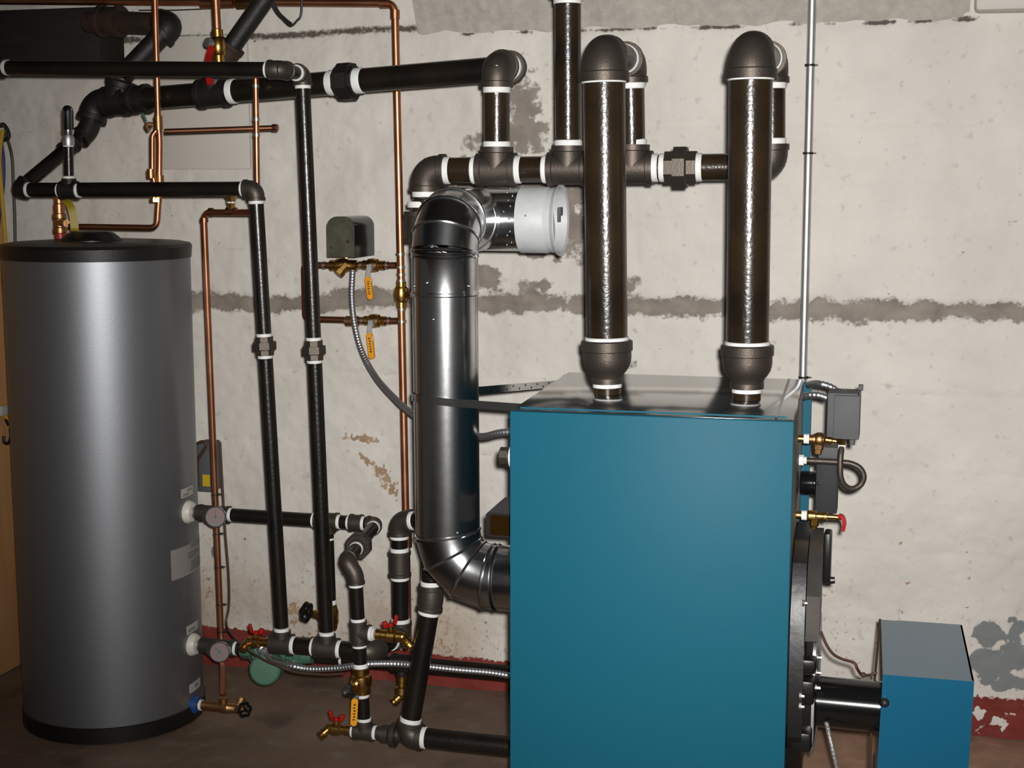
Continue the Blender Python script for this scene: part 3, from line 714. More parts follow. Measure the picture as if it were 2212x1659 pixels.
# ------------------------------------------------------------------ manifold with the two vertical black pipes
YB=-.60
mz=at(706,1400,YB).z
def mf(x): return V(at(x,1388+(x-610)*.105,YB).x, YB, mz)
rm=.0225
mf_=T('return_manifold','black horizontal return manifold of tees near the floor under the two vertical pipes','return pipe',mf(670))
mf_.pipe(mf(585), mf(800), rm)
m1=mf(609); m2=mf(706)
mf_.tee(m1, X, Z, rm*.98, rb, L=1.35, tp=(0,1,1)); mf_.tee(m2, X, Z, rm*.98, rb, L=1.45, tp=(1,1,1))
mE=mf(803); YK=-.42
mk=at(866,1372,YK); dk=(mk-mE).normalized()
mf_.elbow(mE, -X, dk, rm*1.05, tp=(0,0), L=1.55, body=1.25)
mf_.pipe(mE, mk, rm); mf_.tape(mE+dk*(mk-mE).length*.62, dk, rm*1.06, .010)
wt=at(862,1125,YK); dw=(wt-mk).normalized()
mf_.elbow(mk, -dk, dw, rm*1.05, tp=(0,1), L=1.55)
mf_.pipe(mk, wt, rm)
mf_.coupling(mk+dw*((wt-mk).length*(1372-1217)/(1372-1125)), dw, rm*1.05, L=1.45, tp=(1,1))
wr=at(930,1124,YK-.02); dwr=(wr-wt).normalized()
mf_.elbow(wt, -dw, dwr, rm*1.05, tp=(1,1), L=1.65); mf_.pipe(wt, wr+dwr*.02, rm)
weq=at(921,1128,YE)
mf_.elbow(wr+dwr*.02, -dwr, (V(weq.x,YE,wr.z)-wr).normalized(), rm, tp=(0,0)); mf_.pipe(wr+dwr*.02, V(weq.x,YE+re+.004,wr.z), rm)
# vertical 1 and the run over the tank
v1t=at(552,408,YB); v2t=at(653,160,YB)
d_1=(m1-v1t).normalized(); d_2=(m2-v2t).normalized()
def l1(y): return v1t+(m1-v1t)*((y-408)/(1388-408)*1.0)
sp1=T('supply_pipe','black pipe running level over the tank lid then down the left vertical to the manifold','water pipe',l1(900))
lft=at(38,410,YB); xa=(lft-v1t).normalized()
sp1.elbow(v1t, xa, d_1, rb, tp=(1,1)); sp1.pipe(v1t, lft, rb); sp1.pipe(v1t, m1+Z*(rm*.98*1.2+rb*.97+.0022), rb)
sp1.elbow(lft, -xa, -d2, rb, tp=(1,0), m='irondk')
tv=at(150,411,YB); sp1.tee(tv, xa, Z, rb, .0145, L=1.3, tp=(1,1,1), m='irondk')
sp1.union(l1(737), d_1, rb, L=1.3, nut=1.72, nw=.55, ph=0)
av=T('air_vent','chrome air vent on a short black pipe standing on the tee above the tank','air vent',tv+Z*.04)
vtop=at(146,238,YB); dv=(vtop-tv).normalized(); L_=(vtop-tv).length
av.part('nipple', MB().lathe(tv, dv, [(.0375,.0125),(L_*.70,.0125)], 20), 'black'); av.tape(tv+dv*L_*.545, dv, .0128, .008)
av.part('reducer', MB().lathe(tv, dv, [(L_*.56,.0145),(L_*.59,.0155),(L_*.66,.0155),(L_*.70,.012),(L_*.72,.0145)], 20), 'galv2')
av.part('vent_body', MB().lathe(tv, dv, [(L_*.70,.014),(L_*.75,.0155),(L_*.76,.0155),(L_*.77,.0145),(L_*.98,.0145),(L_*1.03,.012),(L_*1.055,.007),(L_*1.06,.001)], 24), 'chrome')
# vertical 2 and the run along the top
YU=-.71
def l2(y): return v2t+(m2-v2t)*((y-160)/(1400-160))
rp=T('return_pipe','black pipe running level across the upper left then down the right vertical to the manifold','water pipe',l2(900))
ue=at(607,151,YU); du=(v2t-ue).normalized(); ul=at(-60,146,YU); xu=(ul-ue).normalized()
rp.elbow(v2t, d_2, -du, rb, tp=(1,1), L=1.5); rp.elbow(ue, xu, du, rb, tp=(1,0), L=1.7); rp.pipe(ue, v2t, rb*.9); rp.pipe(ue, ul, rb); rp.pipe(v2t, m2+Z*(rm*.98*1.2+rb*.97+.0022), rb)
rp.union(l2(740), d_2, rb, L=1.35, nut=1.72, nw=.55, ph=0)
rp.tape(at(18,146,YU), xu, rb, .011); rp.coupling(at(-2,146,YU), xu, rb, L=.75, tp=(0,0), m='irondk')

# ------------------------------------------------------------------ flue
YFL=-.90; RF=.0735
fa=at(961,600,YFL); fbm_=at(967,1140,YFL); fc=at(1101,1249,YFL)
fx=(fa.x+fbm_.x)/2; fz0=fc.z
fl_=T('flue_pipe','shiny galvanized flue pipe rising from the boiler side and elbowing to the wall','flue pipe',V(fx,YFL,fz0))
ztop_=at(963,546,YFL).z; zmid=at(964,628,YFL).z; zbot=at(967,1150,YFL).z
zrun=at(1100,475,-.64).z
ax_t=lambda z: V(fa.x+(fbm_.x-fa.x)*(fa.z-z)/(fa.z-fbm_.z), YFL, z)
fl_.part('pipe_section', MB().tube([ax_t(zmid+.006),ax_t(zbot)], RF, 64), 'galv')
fl_.part('pipe_section', MB().lathe(ax_t(zmid), Z, [(-.010,RF+.0008),(-.008,RF+.0022),(-.004,RF+.0024),(-.001,RF+.001),(.004,RF+.001),(ztop_-zmid-.012,RF+.001),(ztop_-zmid-.008,RF+.003),(ztop_-zmid-.004,RF+.001),(ztop_-zmid,RF+.003),(ztop_-zmid+.004,RF+.001)],64,cap=False), 'galv')
def gores(a, mid_c, d0, d1, Rb, n, straight1, name='elbow'):
    """adjustable elbow: starts at a along d0, bends to d1 with n mitred gores"""
    pts=[a]; cen=a+d1*Rb
    for i in range(n+1):
        t=(i+.5)/(n+1)*PI/2 if n else 0
    angs=[PI/2*i/n for i in range(n+1)]
    for q in angs: pts.append(cen-d1*(Rb*math.cos(q))+d0*(Rb*math.sin(q)))
    pts.append(pts[-1]+d1*straight1)
    o=fl_.part(name, MB().tube(pts[1:], RF+.0006, 64, cap=False), 'galv', ang=20)
    # raised beads along the joints
    for i in range(1,len(pts)-1):
        tdir=((pts[i]-pts[i-1]).normalized() if (pts[i]-pts[i-1]).length>1e-6 else d0)+(pts[i+1]-pts[i]).normalized()
        fl_.part('seam_bead', MB().lathe(pts[i], tdir, [(-.0035,RF-.001),(-.003,RF+.0025),(0,RF+.0038),(.003,RF+.0025),(.0035,RF-.001)],64,cap=False), 'galv', o)
    return pts[-1]
Rb1=max(.03, zrun-ztop_)
e1_=gores(ax_t(ztop_+.002), None, Z, Yv, Rb1, 3, .10)
runc=V(e1_.x, -.64, zrun)
fl_.part('tee', MB().tube([V(e1_.x,YFL+Rb1+.09,zrun), V(e1_.x,-.05,zrun)], RF+.0015, 48).tube([V(e1_.x,-.64,zrun), V(at(1128,475,-.64).x,-.64,zrun)], RF, 48), 'galv')
dx0=at(1128,475,-.64).x; dx1=at(1212,475,-.64).x
rv=MB()
for k in range(9):
    q=-1.2+k*.42; rv.ball(V(dx0-.012,-.64-math.cos(q)*RF*1.005,zrun+math.sin(q)*RF*1.005),.0024,8)
for k in range(7):
    q=-.9+k*.4; rv.ball(V(e1_.x+.085+.006*math.sin(k*2),-.64-math.cos(q)*RF*1.005,zrun+math.sin(q)*RF*1.005),.0022,8)
fl_.part('rivets', rv, 'bolt').name='rivet_row'
sc_=MB()
for (px,py) in ((895,618),(1013,618),(936,690),(922,611),(988,1151),(1006,1168)):
    d=ray(px,py); o=CAM-V(ax_t(zmid).x,YFL,0); a=d.x**2+d.y**2; b=o.x*d.x+o.y*d.y; c=o.x**2+o.y**2-(RF+.001)**2
    if b*b-a*c>0: sc_.ball(CAM+d*((-b-math.sqrt(b*b-a*c))/a),.0034,8)
fl_.part('screw_row', sc_, 'bolt')
# lower elbow to the boiler
Rb2=zbot-fz0
if Rb2<.06: Rb2=.06
e2_=gores(ax_t(fz0+Rb2), None, -Z, X, Rb2, 3, .002)
fend=fl_.part('pipe_section', MB().tube([e2_, V(at(1076,1249,YFL).x,YFL,fz0)],RF-.0003,64,cap=False), 'galv')
xs_=B(0,0,0).x+ (YFL-bfl.y)*(-math.sin(ba))
fl_.part('pipe_section', MB().lathe(V(at(1076,1249,YFL).x,YFL,fz0), X, [(-.002,RF+.003),(.002,RF+.0015),(.004,RF-.001),(.008,RF+.001),(xs_-at(1076,1249,YFL).x-.0015,RF+.001)],64,cap=False), 'galv')
dr=T('draft_damper','grey painted draft damper collar on the right end of the flue tee','damper',V((dx0+dx1)/2,-.64,zrun-RF))
dr.part('collar', MB().lathe(V(dx0+.0005,-.64,zrun), X, [(0,RF+.001),(0,RF+.0045),(dx1-dx0-.030,RF+.0045),(dx1-dx0-.026,RF+.002),(dx1-dx0-.012,RF+.003),(dx1-dx0-.002,RF+.011),(dx1-dx0,RF+.011),(dx1-dx0-.003,RF+.003),(dx1-dx0-.022,RF-.003),(.01,RF-.003)],64,cap=False), 'damper')
dr.part('vane', MB().lathe(V(dx1-.035,-.64,zrun), V(1,0,.12), [(0,RF-.005),(.003,RF-.005)],48), 'damper')
dr.part('pivot_bracket', MB().box(V(dx1-.010,-.64+RF*.52,zrun+.020),(.006,.024,.020),bev=.001).box(V(dx1-.012,-.64+RF*.42,zrun+.012),(.006,.012,.034)), 'greybox')
dr.part('screw', MB().ball(V(dx0+.028,-.64-RF-.004,zrun+.012),.0025,8), 'bolt')
# perforated strap
z_s=at(962,855,YFL).z
sp_=T('perforated_strap','perforated steel hanger strap looped around the flue pipe towards the boiler','strap',V(fx,YFL,z_s))
pts=[]
fcx=ax_t(z_s).x
for k in range(9):
    q=PI*1.5-k*PI/8*1.0 ; pts.append(V(fcx+math.cos(q)*(RF+.0035),YFL+math.sin(q)*(RF+.0035),z_s))
lf=at(1100,880,-1.0); attach=V(B(0,.2,0).x-.004,-1.0,lf.z)
rearp=at(1205,829,-.48)
front=[attach, V(fcx+RF*.9,YFL-RF-.006,z_s-.004)]
path=[attach]+spline([V(fcx+RF*.6,YFL-RF-.004,z_s-.003)]+pts+[V(fcx+.03,YFL+RF+.01,z_s)],3)+[rearp,V(rearp.x+.12,-.022,rearp.z)]
P_=resample(path,.0125)
mb=MB().ribbon(P_, Z, .0175, .0012)
for i in range(1,len(P_)-1,2):
    tdir=(P_[i+1]-P_[i-1]).normalized(); nrm=tdir.cross(Z).normalized()
    for s_ in (1,-1): mb.lathe(P_[i]+nrm*s_*.00065+Z*(.0035 if i%4==1 else -.0035), nrm*s_, [(0,.0026),(.0002,.0026)],10,mi=1)
sp_.part('band', mb, ['galv','hole'])

# ------------------------------------------------------------------ copper lines
def copper(name,label,pts,r,rad,m='copper',cat='copper pipe',loc=None):
    t=T(name,label,cat,loc or pts[0]); t.pm=m; t.fm=m
    t.part('pipe', MB().tube(fillet(pts,rad),r,18), m); return t
Yc=-.13; rc=.0107
c1=at(853,7,Yc); c2=at(869,700,Yc); c3=at(880,1150,Yc)
cw=copper('copper_pipe','long copper pipe along the top of the wall dropping vertically left of the flue',[at(-80,1,Yc),c1,at(852+27*(636-20)/1130,636,Yc)+V(0,0,.0365)],rc,.03)
cw.part('pipe', MB().tube([at(852+27*(636-20)/1130,636,Yc)-V(0,0,.0365),c3+V(0,0,-.35)],rc,18),'copper')
for k,(a,d) in enumerate(((c1+V(-.03,0,0),X),(c1+V(0,0,-.03),Z))): cw.sweat(a,d,rc,.012,'copper','solder_joint')
for y in (549,577,593,606,668,694): cw.sweat(at(852+27*(y-20)/1130,y,Yc),Z,rc*.98,.003,'solder','solder_joint')
cw.sweat(at(880,1160,Yc),Z,rc,.03,'copperdk')
zv=at(852+27*(636-20)/1130,636,Yc)
v=T('ball_valve','brass ball valve with yellow lever edge on, on the copper pipe beside the flue','valve',zv)
v.part('body', MB().lathe(zv, Z, [(-.036,.0112),(-.036,.0145),(-.022,.0145),(-.018,.019),(-.006,.0215),(.006,.0215),(.018,.019),(.022,.0145),(.036,.0145),(.036,.0112)],14), 'brass')
v.part('stem', MB().lathe(zv, V(.85,-.3,0), [(0,.012),(.026,.010),(.032,.007),(.038,.007)],10), 'brass')
h_=zv+V(.034,-.012,0)
ho=v.part('handle', MB().ribbon([h_+V(0,0,.006),h_+V(.003,0,-.012),h_+V(.006,-.001,-.05)],V(.3,1,0),.014,.0025),'galv2'); 
v.part('grip', MB().box(h_+V(.008,-.001,-.028),(.010,.016,.045),bev=.004),'yel',ho)

c_a=at(335,-60,YT); c_b=at(345,275,YT)
ttop=at(333,-60,-.475); tq0=at(342,268,-.475); ttop=tq0+(ttop-tq0)*((2.298-tq0.z)/(ttop.z-tq0.z))
up1=copper('copper_pipe','copper pipe dropping from the ceiling then turning left to the tank valve',[ttop,at(342,268,-.475),at(345,300,-.475),at(344,415,-.475),at(339,492,-.475),at(150,489,-.475)],.0078,.022)
up1.sweat(at(342,265,-.475),Z,.0095,.018,'bronze'); up1.sweat(at(345,390,-.475),Z,.0095,.014,'bronze')
up1.sweat(at(340,426,-.475),Z,.0085,.012,'brass')
up1.part('brass_fitting', MB().lathe(at(337,436,-.475),Z,[(0,.016),(.010,.016),(.012,.012),(.02,.012)],6),'brass')
up1.part('bypass', MB().tube(fillet([at(338,282,-.488),at(329,292,-.492),at(329,370,-.492),at(335,405,-.488)],.012),.007,14),'copper')
up1.sweat(at(326,375,-.494),Z,.009,.012,'bronze')
st=copper('copper_pipe','tarnished capped copper stub sticking out level over the painted wall panel',[at(356,284,-.475),at(596,276,-.40)],.0072,.01,'copperdk')
st.sweat(at(594,276,-.40),X,.0078,.007,'copperdk','end_cap')
gl=T('drain_cock','small brass drain cock on the copper tee behind the old black main','drain cock',at(318,262,-.41)); gl.part('body', MB().tube(spline([at(331,270,-.48),at(322,268,-.485),at(316,272,-.49),at(322,282,-.49)]),.006,10),'bronze'); gl.part('lever', MB().tube([at(308,245,-.485),at(316,262,-.488)],.003,8),'green', label='green lever')

v5=copper('copper_pipe','bright copper pipe dropping from the upper black pipe past the end of the capped stub',[at(552,150,-.52),at(556,438,-.50)],.0076,.015)
for y in (186,258,292): v5.sweat(at(552+5*(y-150)/300,y,-.52),Z,.0076,.004,'solder','solder_joint')
v6=copper('copper_pipe','copper pipe from the brass vacuum breaker down beside the tank to the drain',[at(556,441,-.50),at(556,459,-.50),at(440,459,-.44),at(478,1380,-.36),at(480,1428,-.372),at(482,1501,YT)],.0087,.025)
v6.sweat(at(500,457,-.472),X,.009,.014,'copperdk','tee'); v6.sweat(at(456,458,-.448),X,.009,.006,'copperdk','solder_joint'); v6.sweat(at(441,475,-.438),Z,.009,.006,'copperdk','solder_joint')
vb_=at(500,457,-.472)
o=v6.part('vacuum_breaker', MB().lathe(vb_,Z,[(0,.0105),(.022,.0105),(.023,.0125),(.034,.0125),(.034,.016),(.046,.016),(.047,.011),(.062,.011)],8,phase=.5),'brass')
v6.part('thread_tape', MB().lathe(vb_+Z*.022,Z,[(0,.0122),(.004,.0122)],18),'tape',o)
for y in (1068,1153,1225,1306,1364): v6.part('cable_tie', MB().lathe(at(440+39*(y-459)/933,y,-.44+.08*(y-459)/933),Z,[(-.0015,.0105),(.0015,.0105)],14).box(at(440+39*(y-459)/933+10,y-1,-.45+.08*(y-459)/933),(.012,.003,.003)),'wireblk')
sw=T('sensor_wire','thin brown wire tied down the copper pipe then trailing beneath the flexible conduit','wire',at(560,1415,-.5))
sw.part('wire', MB().tube(spline([at(476,955,-.385),at(482,1068,-.382),at(487,1153,-.380),at(494,1240,-.378),at(495,1306,-.376),at(489,1345,-.385),at(497,1366,-.43),at(512,1384,-.50),at(540,1408,-.60),at(568,1424,-.66),at(595,1436,-.68),at(640,1452,-.68),at(700,1457,-.68),at(745,1455,-.68)]),.0030,8),'wirebrown')

# bronze valve on the tank lid
bz=at(131,520,tc.y+.03); bzz=V(bz.x,tc.y+.03,zl+.0125)
bvz=T('mixing_valve','bronze relief valve stack standing on the back of the tank lid with a red base','valve',bzz)
k_=(at(131,420,tc.y+.03).z-bzz.z)/100
bvz.part('nipple', MB().lathe(bzz,Z,[(0,.0155),(.022*1.0,.0155)],20),'redp',label='red plastic nipple')
bvz.part('body', MB().lathe(bzz,Z,[(k_*10,.013),(k_*13,.019),(k_*24,.019),(k_*26,.0165),(k_*44,.0165),(k_*46,.019),(k_*56,.0185),(k_*58,.014)],20).tube([bzz+Z*k_*36,V(at(144,489,-.475).x,-.474,(bzz+Z*k_*36).z)],.010,12),'bronze')
bvz.part('coupling', MB().lathe(bzz,Z,[(k_*56,.0125),(k_*57,.015),(k_*78,.015),(k_*80,.0125),(k_*104,.0125)],20),'copper')
rbn=tag(build('yellow_ribbon', MB().ribbon(spline([at(133,428,-.50),at(143,433,-.52),at(153,448,-.53),at(159,470,-.53),at(161,492,-.53),at(161,499,-.535)]),Yv*.6+X*.8,.021,.0012),'ribbon',None,at(157,516,-.52)),'yellow paper tag strip curling down beside the bronze valve on the tank','tag')

# ------------------------------------------------------------------ water feeder between the copper pipes
YW=-.12
f1_=at(693,574,YW); f2_=at(856,571,YW); g1_=at(693,694,YW); g2_=at(866,693,YW); lx=at(657,577,YW)
cv1=at(806,573,YW); cv2=at(809,693,YW); cfd=at(728,573.5,YW)
cp2=copper('copper_pipe','copper loop feeding the dark water feeder box, returning level below it',[cfd-X*.0225,V(lx.x,YW,cfd.z),V(at(660,694,YW).x,YW,cv2.z),cv2-X*.0305],.0095,.015,'copperdk')
for a_,b_2 in ((cfd+X*.0645,cv1-X*.0325),(cv1+X*.0352,at(855,573,YW)),(cv2+X*.0345,at(859,693,YW))): cp2.part('pipe',MB().tube([a_,b_2],.0095,18),'copperdk')
for x in (700,779,836): cp2.sweat(at(x,573,YW),X,.0095,.0035,'solder','solder_joint')
for x in (748,782,840): cp2.sweat(at(x,693,YW),X,.0095,.0035,'solder','solder_joint')
cp2.sweat(at(761,694,YW),X,.0125,.018,'bronze','union')
fd=T('water_feeder','dark rounded water feeder box with a dirty grey end plate on the brass line','water feeder',at(757,560,-.14))
a=at(706,556,-.20); b=at(764,468,-.20); wd=b.x-a.x; ht=b.z-a.z
pl=rounded(wd,ht,.030,7,(1,1,0,0)); ctr=V((a.x+b.x)/2,-.20,(a.z+b.z)/2)
fd.part('cover', MB().prism(pl,ctr+V(0,.004,0),X,Z,V(.004,.145,0)),'gloss',label='black cover')
fd.part('end_plate', MB().prism([(u*.985,v*.985) for u,v in pl],ctr,X,Z,V(0,.005,0)).lathe(ctr+V(.022,-.0,-.012),-Yv,[(0,.0055),(.0015,.005)],12,mi=1).lathe(ctr+V(-.028,-.0,-.030),-Yv,[(0,.0035),(.0012,.003)],10,mi=1),['feeder','rust'],label='dirty grey end plate')
fd.part('valve_body', MB().lathe(cfd,X,[(-.022,.012),(-.020,.016),(-.004,.016),(0,.020),(.026,.021),(.034,.0165),(.06,.0165),(.062,.012)],14).lathe(at(748,572,YW-.005),V(-.55,-.45,-.72),[(0,.014),(.022,.014),(.023,.017),(.036,.017),(.038,.012)],8),'brass',label='brass strainer body')
fd.part('bracket', MB().lathe(at(748,553,YW),Z,[(-.006,.010),(.0,.010)],8),'brass')
def wall_valve(px,py,hy,label):
    c=at(px,py,YW); t=T('ball_valve',label,'valve',c,'yellow lever valves on the feeder lines')
    t.part('body', MB().lathe(c,X,[(-.030,.0100),(-.030,.0138),(-.018,.0138),(-.014,.018),(-.005,.0195),(.005,.0195),(.014,.018),(.018,.0138),(.034,.0138),(.034,.0100)],14),'brass')
    t.part('stem', MB().lathe(c,V(0,-1,-.25),[(0,.012),(.022,.0105),(.026,.0085),(.034,.0085)],10),'galv2',label='steel stem')
    h=c+V(0,-.034,-.008); e=at(px-5,hy,h.y-.004)
    ho=t.part('handle', MB().ribbon(spline([h+V(0,0,.012),h,h+V(-.002,-.002,-.02),e+V(0,0,.05)]),X,.014,.0025),'galv2',label='steel lever')
    sleeve(t, h+V(-.002,-.003,-.022), e, X, .0175, ho)
wall_valve(806,573,647,'brass ball valve with yellow lever hanging under the upper brass line beside the feeder box')
wall_valve(809,693,775,'brass ball valve with yellow lever hanging under the lower copper line below the feeder')
# copper drop ball valve, upper left
Yr=-.50
rt1=at(463,-60,-.50); rt0=at(469,62,-.50); rt1=rt0+(rt1-rt0)*((2.298-rt0.z)/(rt1.z-rt0.z))
rv_=copper('copper_pipe','short copper pipe dropping to the brass valve with red lever at the upper left',[rt1,rt0],.0105,.01)
rbv=T('ball_valve','brass ball valve with red lever hanging behind the upper black pipe','valve',at(470,100,-.50))
p0=at(469,64,-.50); p1=at(473,136,-.50); dd=(p1-p0).normalized(); L0=(p1-p0).length
rbv.part('body', MB().lathe(p0,dd,[(0,.0115),(0,.015),(L0*.22,.015),(L0*.28,.019),(L0*.5,.021),(L0*.72,.019),(L0*.78,.015),(L0,.015),(L0*1.02,.011)],14),'brass')
rbv.part('stem', MB().lathe(p0+dd*L0*.42,V(-.45,-.9,0),[(0,.011),(.022,.010),(.024,.014),(.036,.012)],8),'galv2')
hp0=at(452,118,-.545); hp1=at(455,183,-.56)
rbv.part('lever', MB().ribbon(spline([hp0+V(.01,0,.02),hp0,(hp0+hp1)/2+V(-.002,-.01,0),hp1]),X,.017,.004),'redh',label='red lever')
cw.part('tee', MB().lathe(at(470,7,-.145),X,[(-.05,.0125),(-.05,.0145),(.05,.0145),(.05,.0125)],16),'copper')
cw.part('union', MB().lathe(at(512,17,-.145)+V(.03,0,.012),X,[(-.03,.012),(-.03,.016),(0,.016),(.001,.0195),(.018,.0195),(.019,.014),(.05,.014)],8),'brass')
tag(build('cable_loop', MB().tube(spline([at(570,-40,-.20),at(592,18,-.20),at(612,42,-.20),at(628,55,-.20),at(642,44,-.20),at(651,28,-.20),at(652,-30,-.20)]),.0032,8).tube(spline([at(576,-40,-.21),at(598,18,-.21),at(616,40,-.21),at(630,51,-.21)]),.003,8),'wireblk'),'thin dark cable hanging in a loop from the ceiling above the black main','cable')
tag(build('ceiling_wire', MB().tube([at(300,22,-.05),at(378,22,-.05),at(470,18,-.05)],.0018,6),'wireblk'),'thin wire stapled along the top of the wall at upper left','wire')

# ------------------------------------------------------------------ lower tank line, gauges and pump
zt=zL
def lo(x): return V(at(x,1392+(x-415)*.088,YP).x, YP, zt)
tl=T('tank_return_line','black pipe from the lower tank port through the green pump towards the boiler','water pipe',lo(480)); tl.pm='irondk'
tl.pipe(V(ports.x+.0268,YP,zt), lo(519), rt)
tl.tee(lo(472),X,-Yv,rt,L=2.75,tp=(0,1,0)); tl.coupling(V(ports.x+.0365,YP,zt),X,rt*.95,L=.5,tp=(0,0))
def gauge(c, d, R, ang, label):
    t=T('thermometer_gauge',label,'gauge',c,'tank thermometer gauges'); d=Vector(d).normalized()
    t.part('case', MB().lathe(c-d*.02,d,[(-.0085,.006),(-.002,.006),(0,R*.6),(.004,R*.96),(.016,R),(.020,R),(.020,R*.9),(.016,R*.88)],40),'chrome',label='chrome bezel')
    u=V(-d.y,d.x,0).normalized(); v=d.cross(u)
    if v.z<0: v=-v
    if u.dot(rgt)<0: u=-u
    dl=t.part('dial', MB().lathe(c-d*.004,d,[(0,R*.9),(.0006,R*.9)],40),'dial')
    mb=MB()
    for k in range(27):
        a=math.radians(225-270*k/26); rr=R*.78; ln=R*(.16 if k%2==0 else .08)
        w=u*math.cos(a)+v*math.sin(a); mb.box(c-d*.0030+w*(rr-ln/2),(ln,R*.035,.0004),(w,d.cross(w),d))
    for k in range(7):
        a=math.radians(225-270*k/6); w=u*math.cos(a)+v*math.sin(a); mb.box(c-d*.0030+w*R*.50,(R*.15,R*.12,.0004),(u,v,d))
    t.part('scale', mb,'dialred',dl,label='red numbers')
    w=u*math.cos(ang)+v*math.sin(ang)
    t.part('needle', MB().box(c-d*.0022+w*R*.22,(R*.75,R*.05,.0006),(w,d.cross(w),d)).lathe(c-d*.0025,d,[(0,R*.09),(.001,R*.09)],12),'ink',dl)
gd_=V(.02,-1,-.06)
gauge(at(465,1117,YP-.062),V(.25,-1,.12),.0285,math.radians(92),'round thermometer gauge on the upper tank line')
gauge(at(474,1409,YP-.062),V(.25,-1,.16),.0285,math.radians(140),'round thermometer gauge on the lower tank line')
pu=T('circulator_pump','green circulator pump with a round motor in the lower tank line','pump',at(610,1440,-.5)); 
pcx=lo(588)
pu.part('flange', MB().lathe(lo(522),X,[(0,.020),(.004,.024),(.035,.026),(.036,.034),(.046,.034)],24,),'green')
pu.part('flange', MB().lathe(lo(556)-X*.008,X,[(0,.034),(.010,.034),(.011,.026),(.03,.024)],24),'green')
pu.part('volute', MB().lathe(pcx+V(.012,.02,0),-Yv,[(-.03,.03),(-.028,.046),(.02,.050),(.028,.044),(.03,.034)],28).tube([lo(556),lo(640)],.024,20),'green')
mc=at(573,1446,-.565); pv=(mc-(pcx+V(.012,-.02,-.01))).normalized()
pu.part('motor', MB().lathe(pcx+V(.012,-.01,0)-V(0,0,.02),(mc-(pcx+V(.012,-.01,-.02))).normalized(),[(0,.038),((mc-pcx).length*.35,.042),((mc-pcx).length-.012,.043),((mc-pcx).length-.004,.041),((mc-pcx).length,.036),((mc-pcx).length+.001,.004)],40),'green')
pu.part('control_box', MB().box(lo(590)+V(.03,-.05,.028),(.075,.05,.05),bev=.006),'green')
pu.part('flange', MB().lathe(lo(632),X,[(0,.026),(.004,.034),(.014,.034),(.0145,.028),(.0195,.028),(.02,.034),(.03,.034),(.034,.026),(.06,.022)],24),'green')
bl=MB()
for (x,dz) in ((545,.026),(545,-.026),(640,.026),(640,-.026)): bl.lathe(lo(x)+V(-.015,-.026,dz*.5),X,[(-.005,.0055),(.035,.0055)],6)
pu.part('bolt', bl,'bolt')
tl.pipe(lo(682), lo(742), .0175,'irondk'); tl.tape(lo(736),X,.0178,.012); tl.pipe(lo(742),V(B(0,0,0).x+.35,YP,zt),.0205,'black')
tl.tee(lo(868),X,-Z,.0205,.013,L=1.3,tp=(0,0,0),m='irondk')
# ------------------------------------------------------------------ drain valves with red handles
def drain_valve(c, d, out, up_, label, r=.0125, ln=.060, group=None, hdl=True):
    c=Vector(c); d=Vector(d).normalized(); out=Vector(out).normalized(); t=T('drain_valve',label,'valve',c,'brass drain valves')
    e=c+d*ln
    t.part('body', MB().lathe(c,d,[(0,r*.85),(.0,r*1.05),(.012,r*1.05),(.014,r*.9),(.026,r*.9),(.030,r*1.25),(.048,r*1.25),(.052,r*.95),(ln,r*.95)],14).ball(e,r*.97,12).tube([e,e+out*.018],r*.82,14).lathe(e+out*.016,out,[(0,r*.8),(0,r*1.02),(.004,r*1.02),(.0045,r*.9),(.008,r*1.02),(.0085,r*.9),(.014,r*1.0),(.016,r*.75)],16),'brass')
    if hdl:
        s=c+d*.039; up_=Vector(up_).normalized()
        t.part('stem', MB().lathe(s,up_,[(0,r*.6),(r*1.25+.008,r*.5)],10),'brass')
        h=s+up_*(r*1.25+.010); sd=up_.cross(out).normalized() if abs(up_.dot(out))<.95 else d
        sd=(d*.8+sd*.35).normalized()
        t.part('handle', MB().box(h,(.012,.011,.012),(sd,up_.cross(sd).normalized(),up_),bev=.003).box(h+sd*.013+up_*.014,(.010,.010,.026),((sd-up_*.25).normalized(),up_.cross(sd).normalized(),(up_+sd*.25).normalized()),bev=.004).box(h-sd*.014+up_*.003,(.014,.012,.018),((sd+up_*.3).normalized(),up_.cross(sd).normalized(),(up_-sd*.3).normalized()),bev=.004),'redh',label='red handle')
    return t
mf_.tape(m1-X*(rm*.98*1.35), -X, .0125, .004)
drain_valve(m1-X*(rm*.98*1.35+.0045), V(-1,-.03,0), V(-.35,-.8,-.65), V(.05,-.1,1), 'brass drain valve with red handle on the left end of the manifold')
tq=vp_(1369)+X*(ra*1.02*1.78); fb.tape(tq+X*.008, X, .0145, .004)
drain_valve(vp_(1369)+X*.0455, V(1,.10,-.05), V(.55,.30,-.78), V(0,-.1,1), 'brass drain valve with red handle on the tee in front of the leaning pipe', .0138,.066)
drain_valve(tb-X*(ra*1.97+.0022), V(-1,-.05,0), V(-.6,-.6,-.55), V(.05,-.1,1), 'brass drain valve with red handle lowest, near the floor under the yellow lever',.0125,.058)
drain_valve(lo(868)+V(0,0,-.036), V(0,-.1,-1), V(-.6,-.35,-.6), Z, 'brass drain spout half hidden behind the leaning black pipe',.0135,.05,None,False)
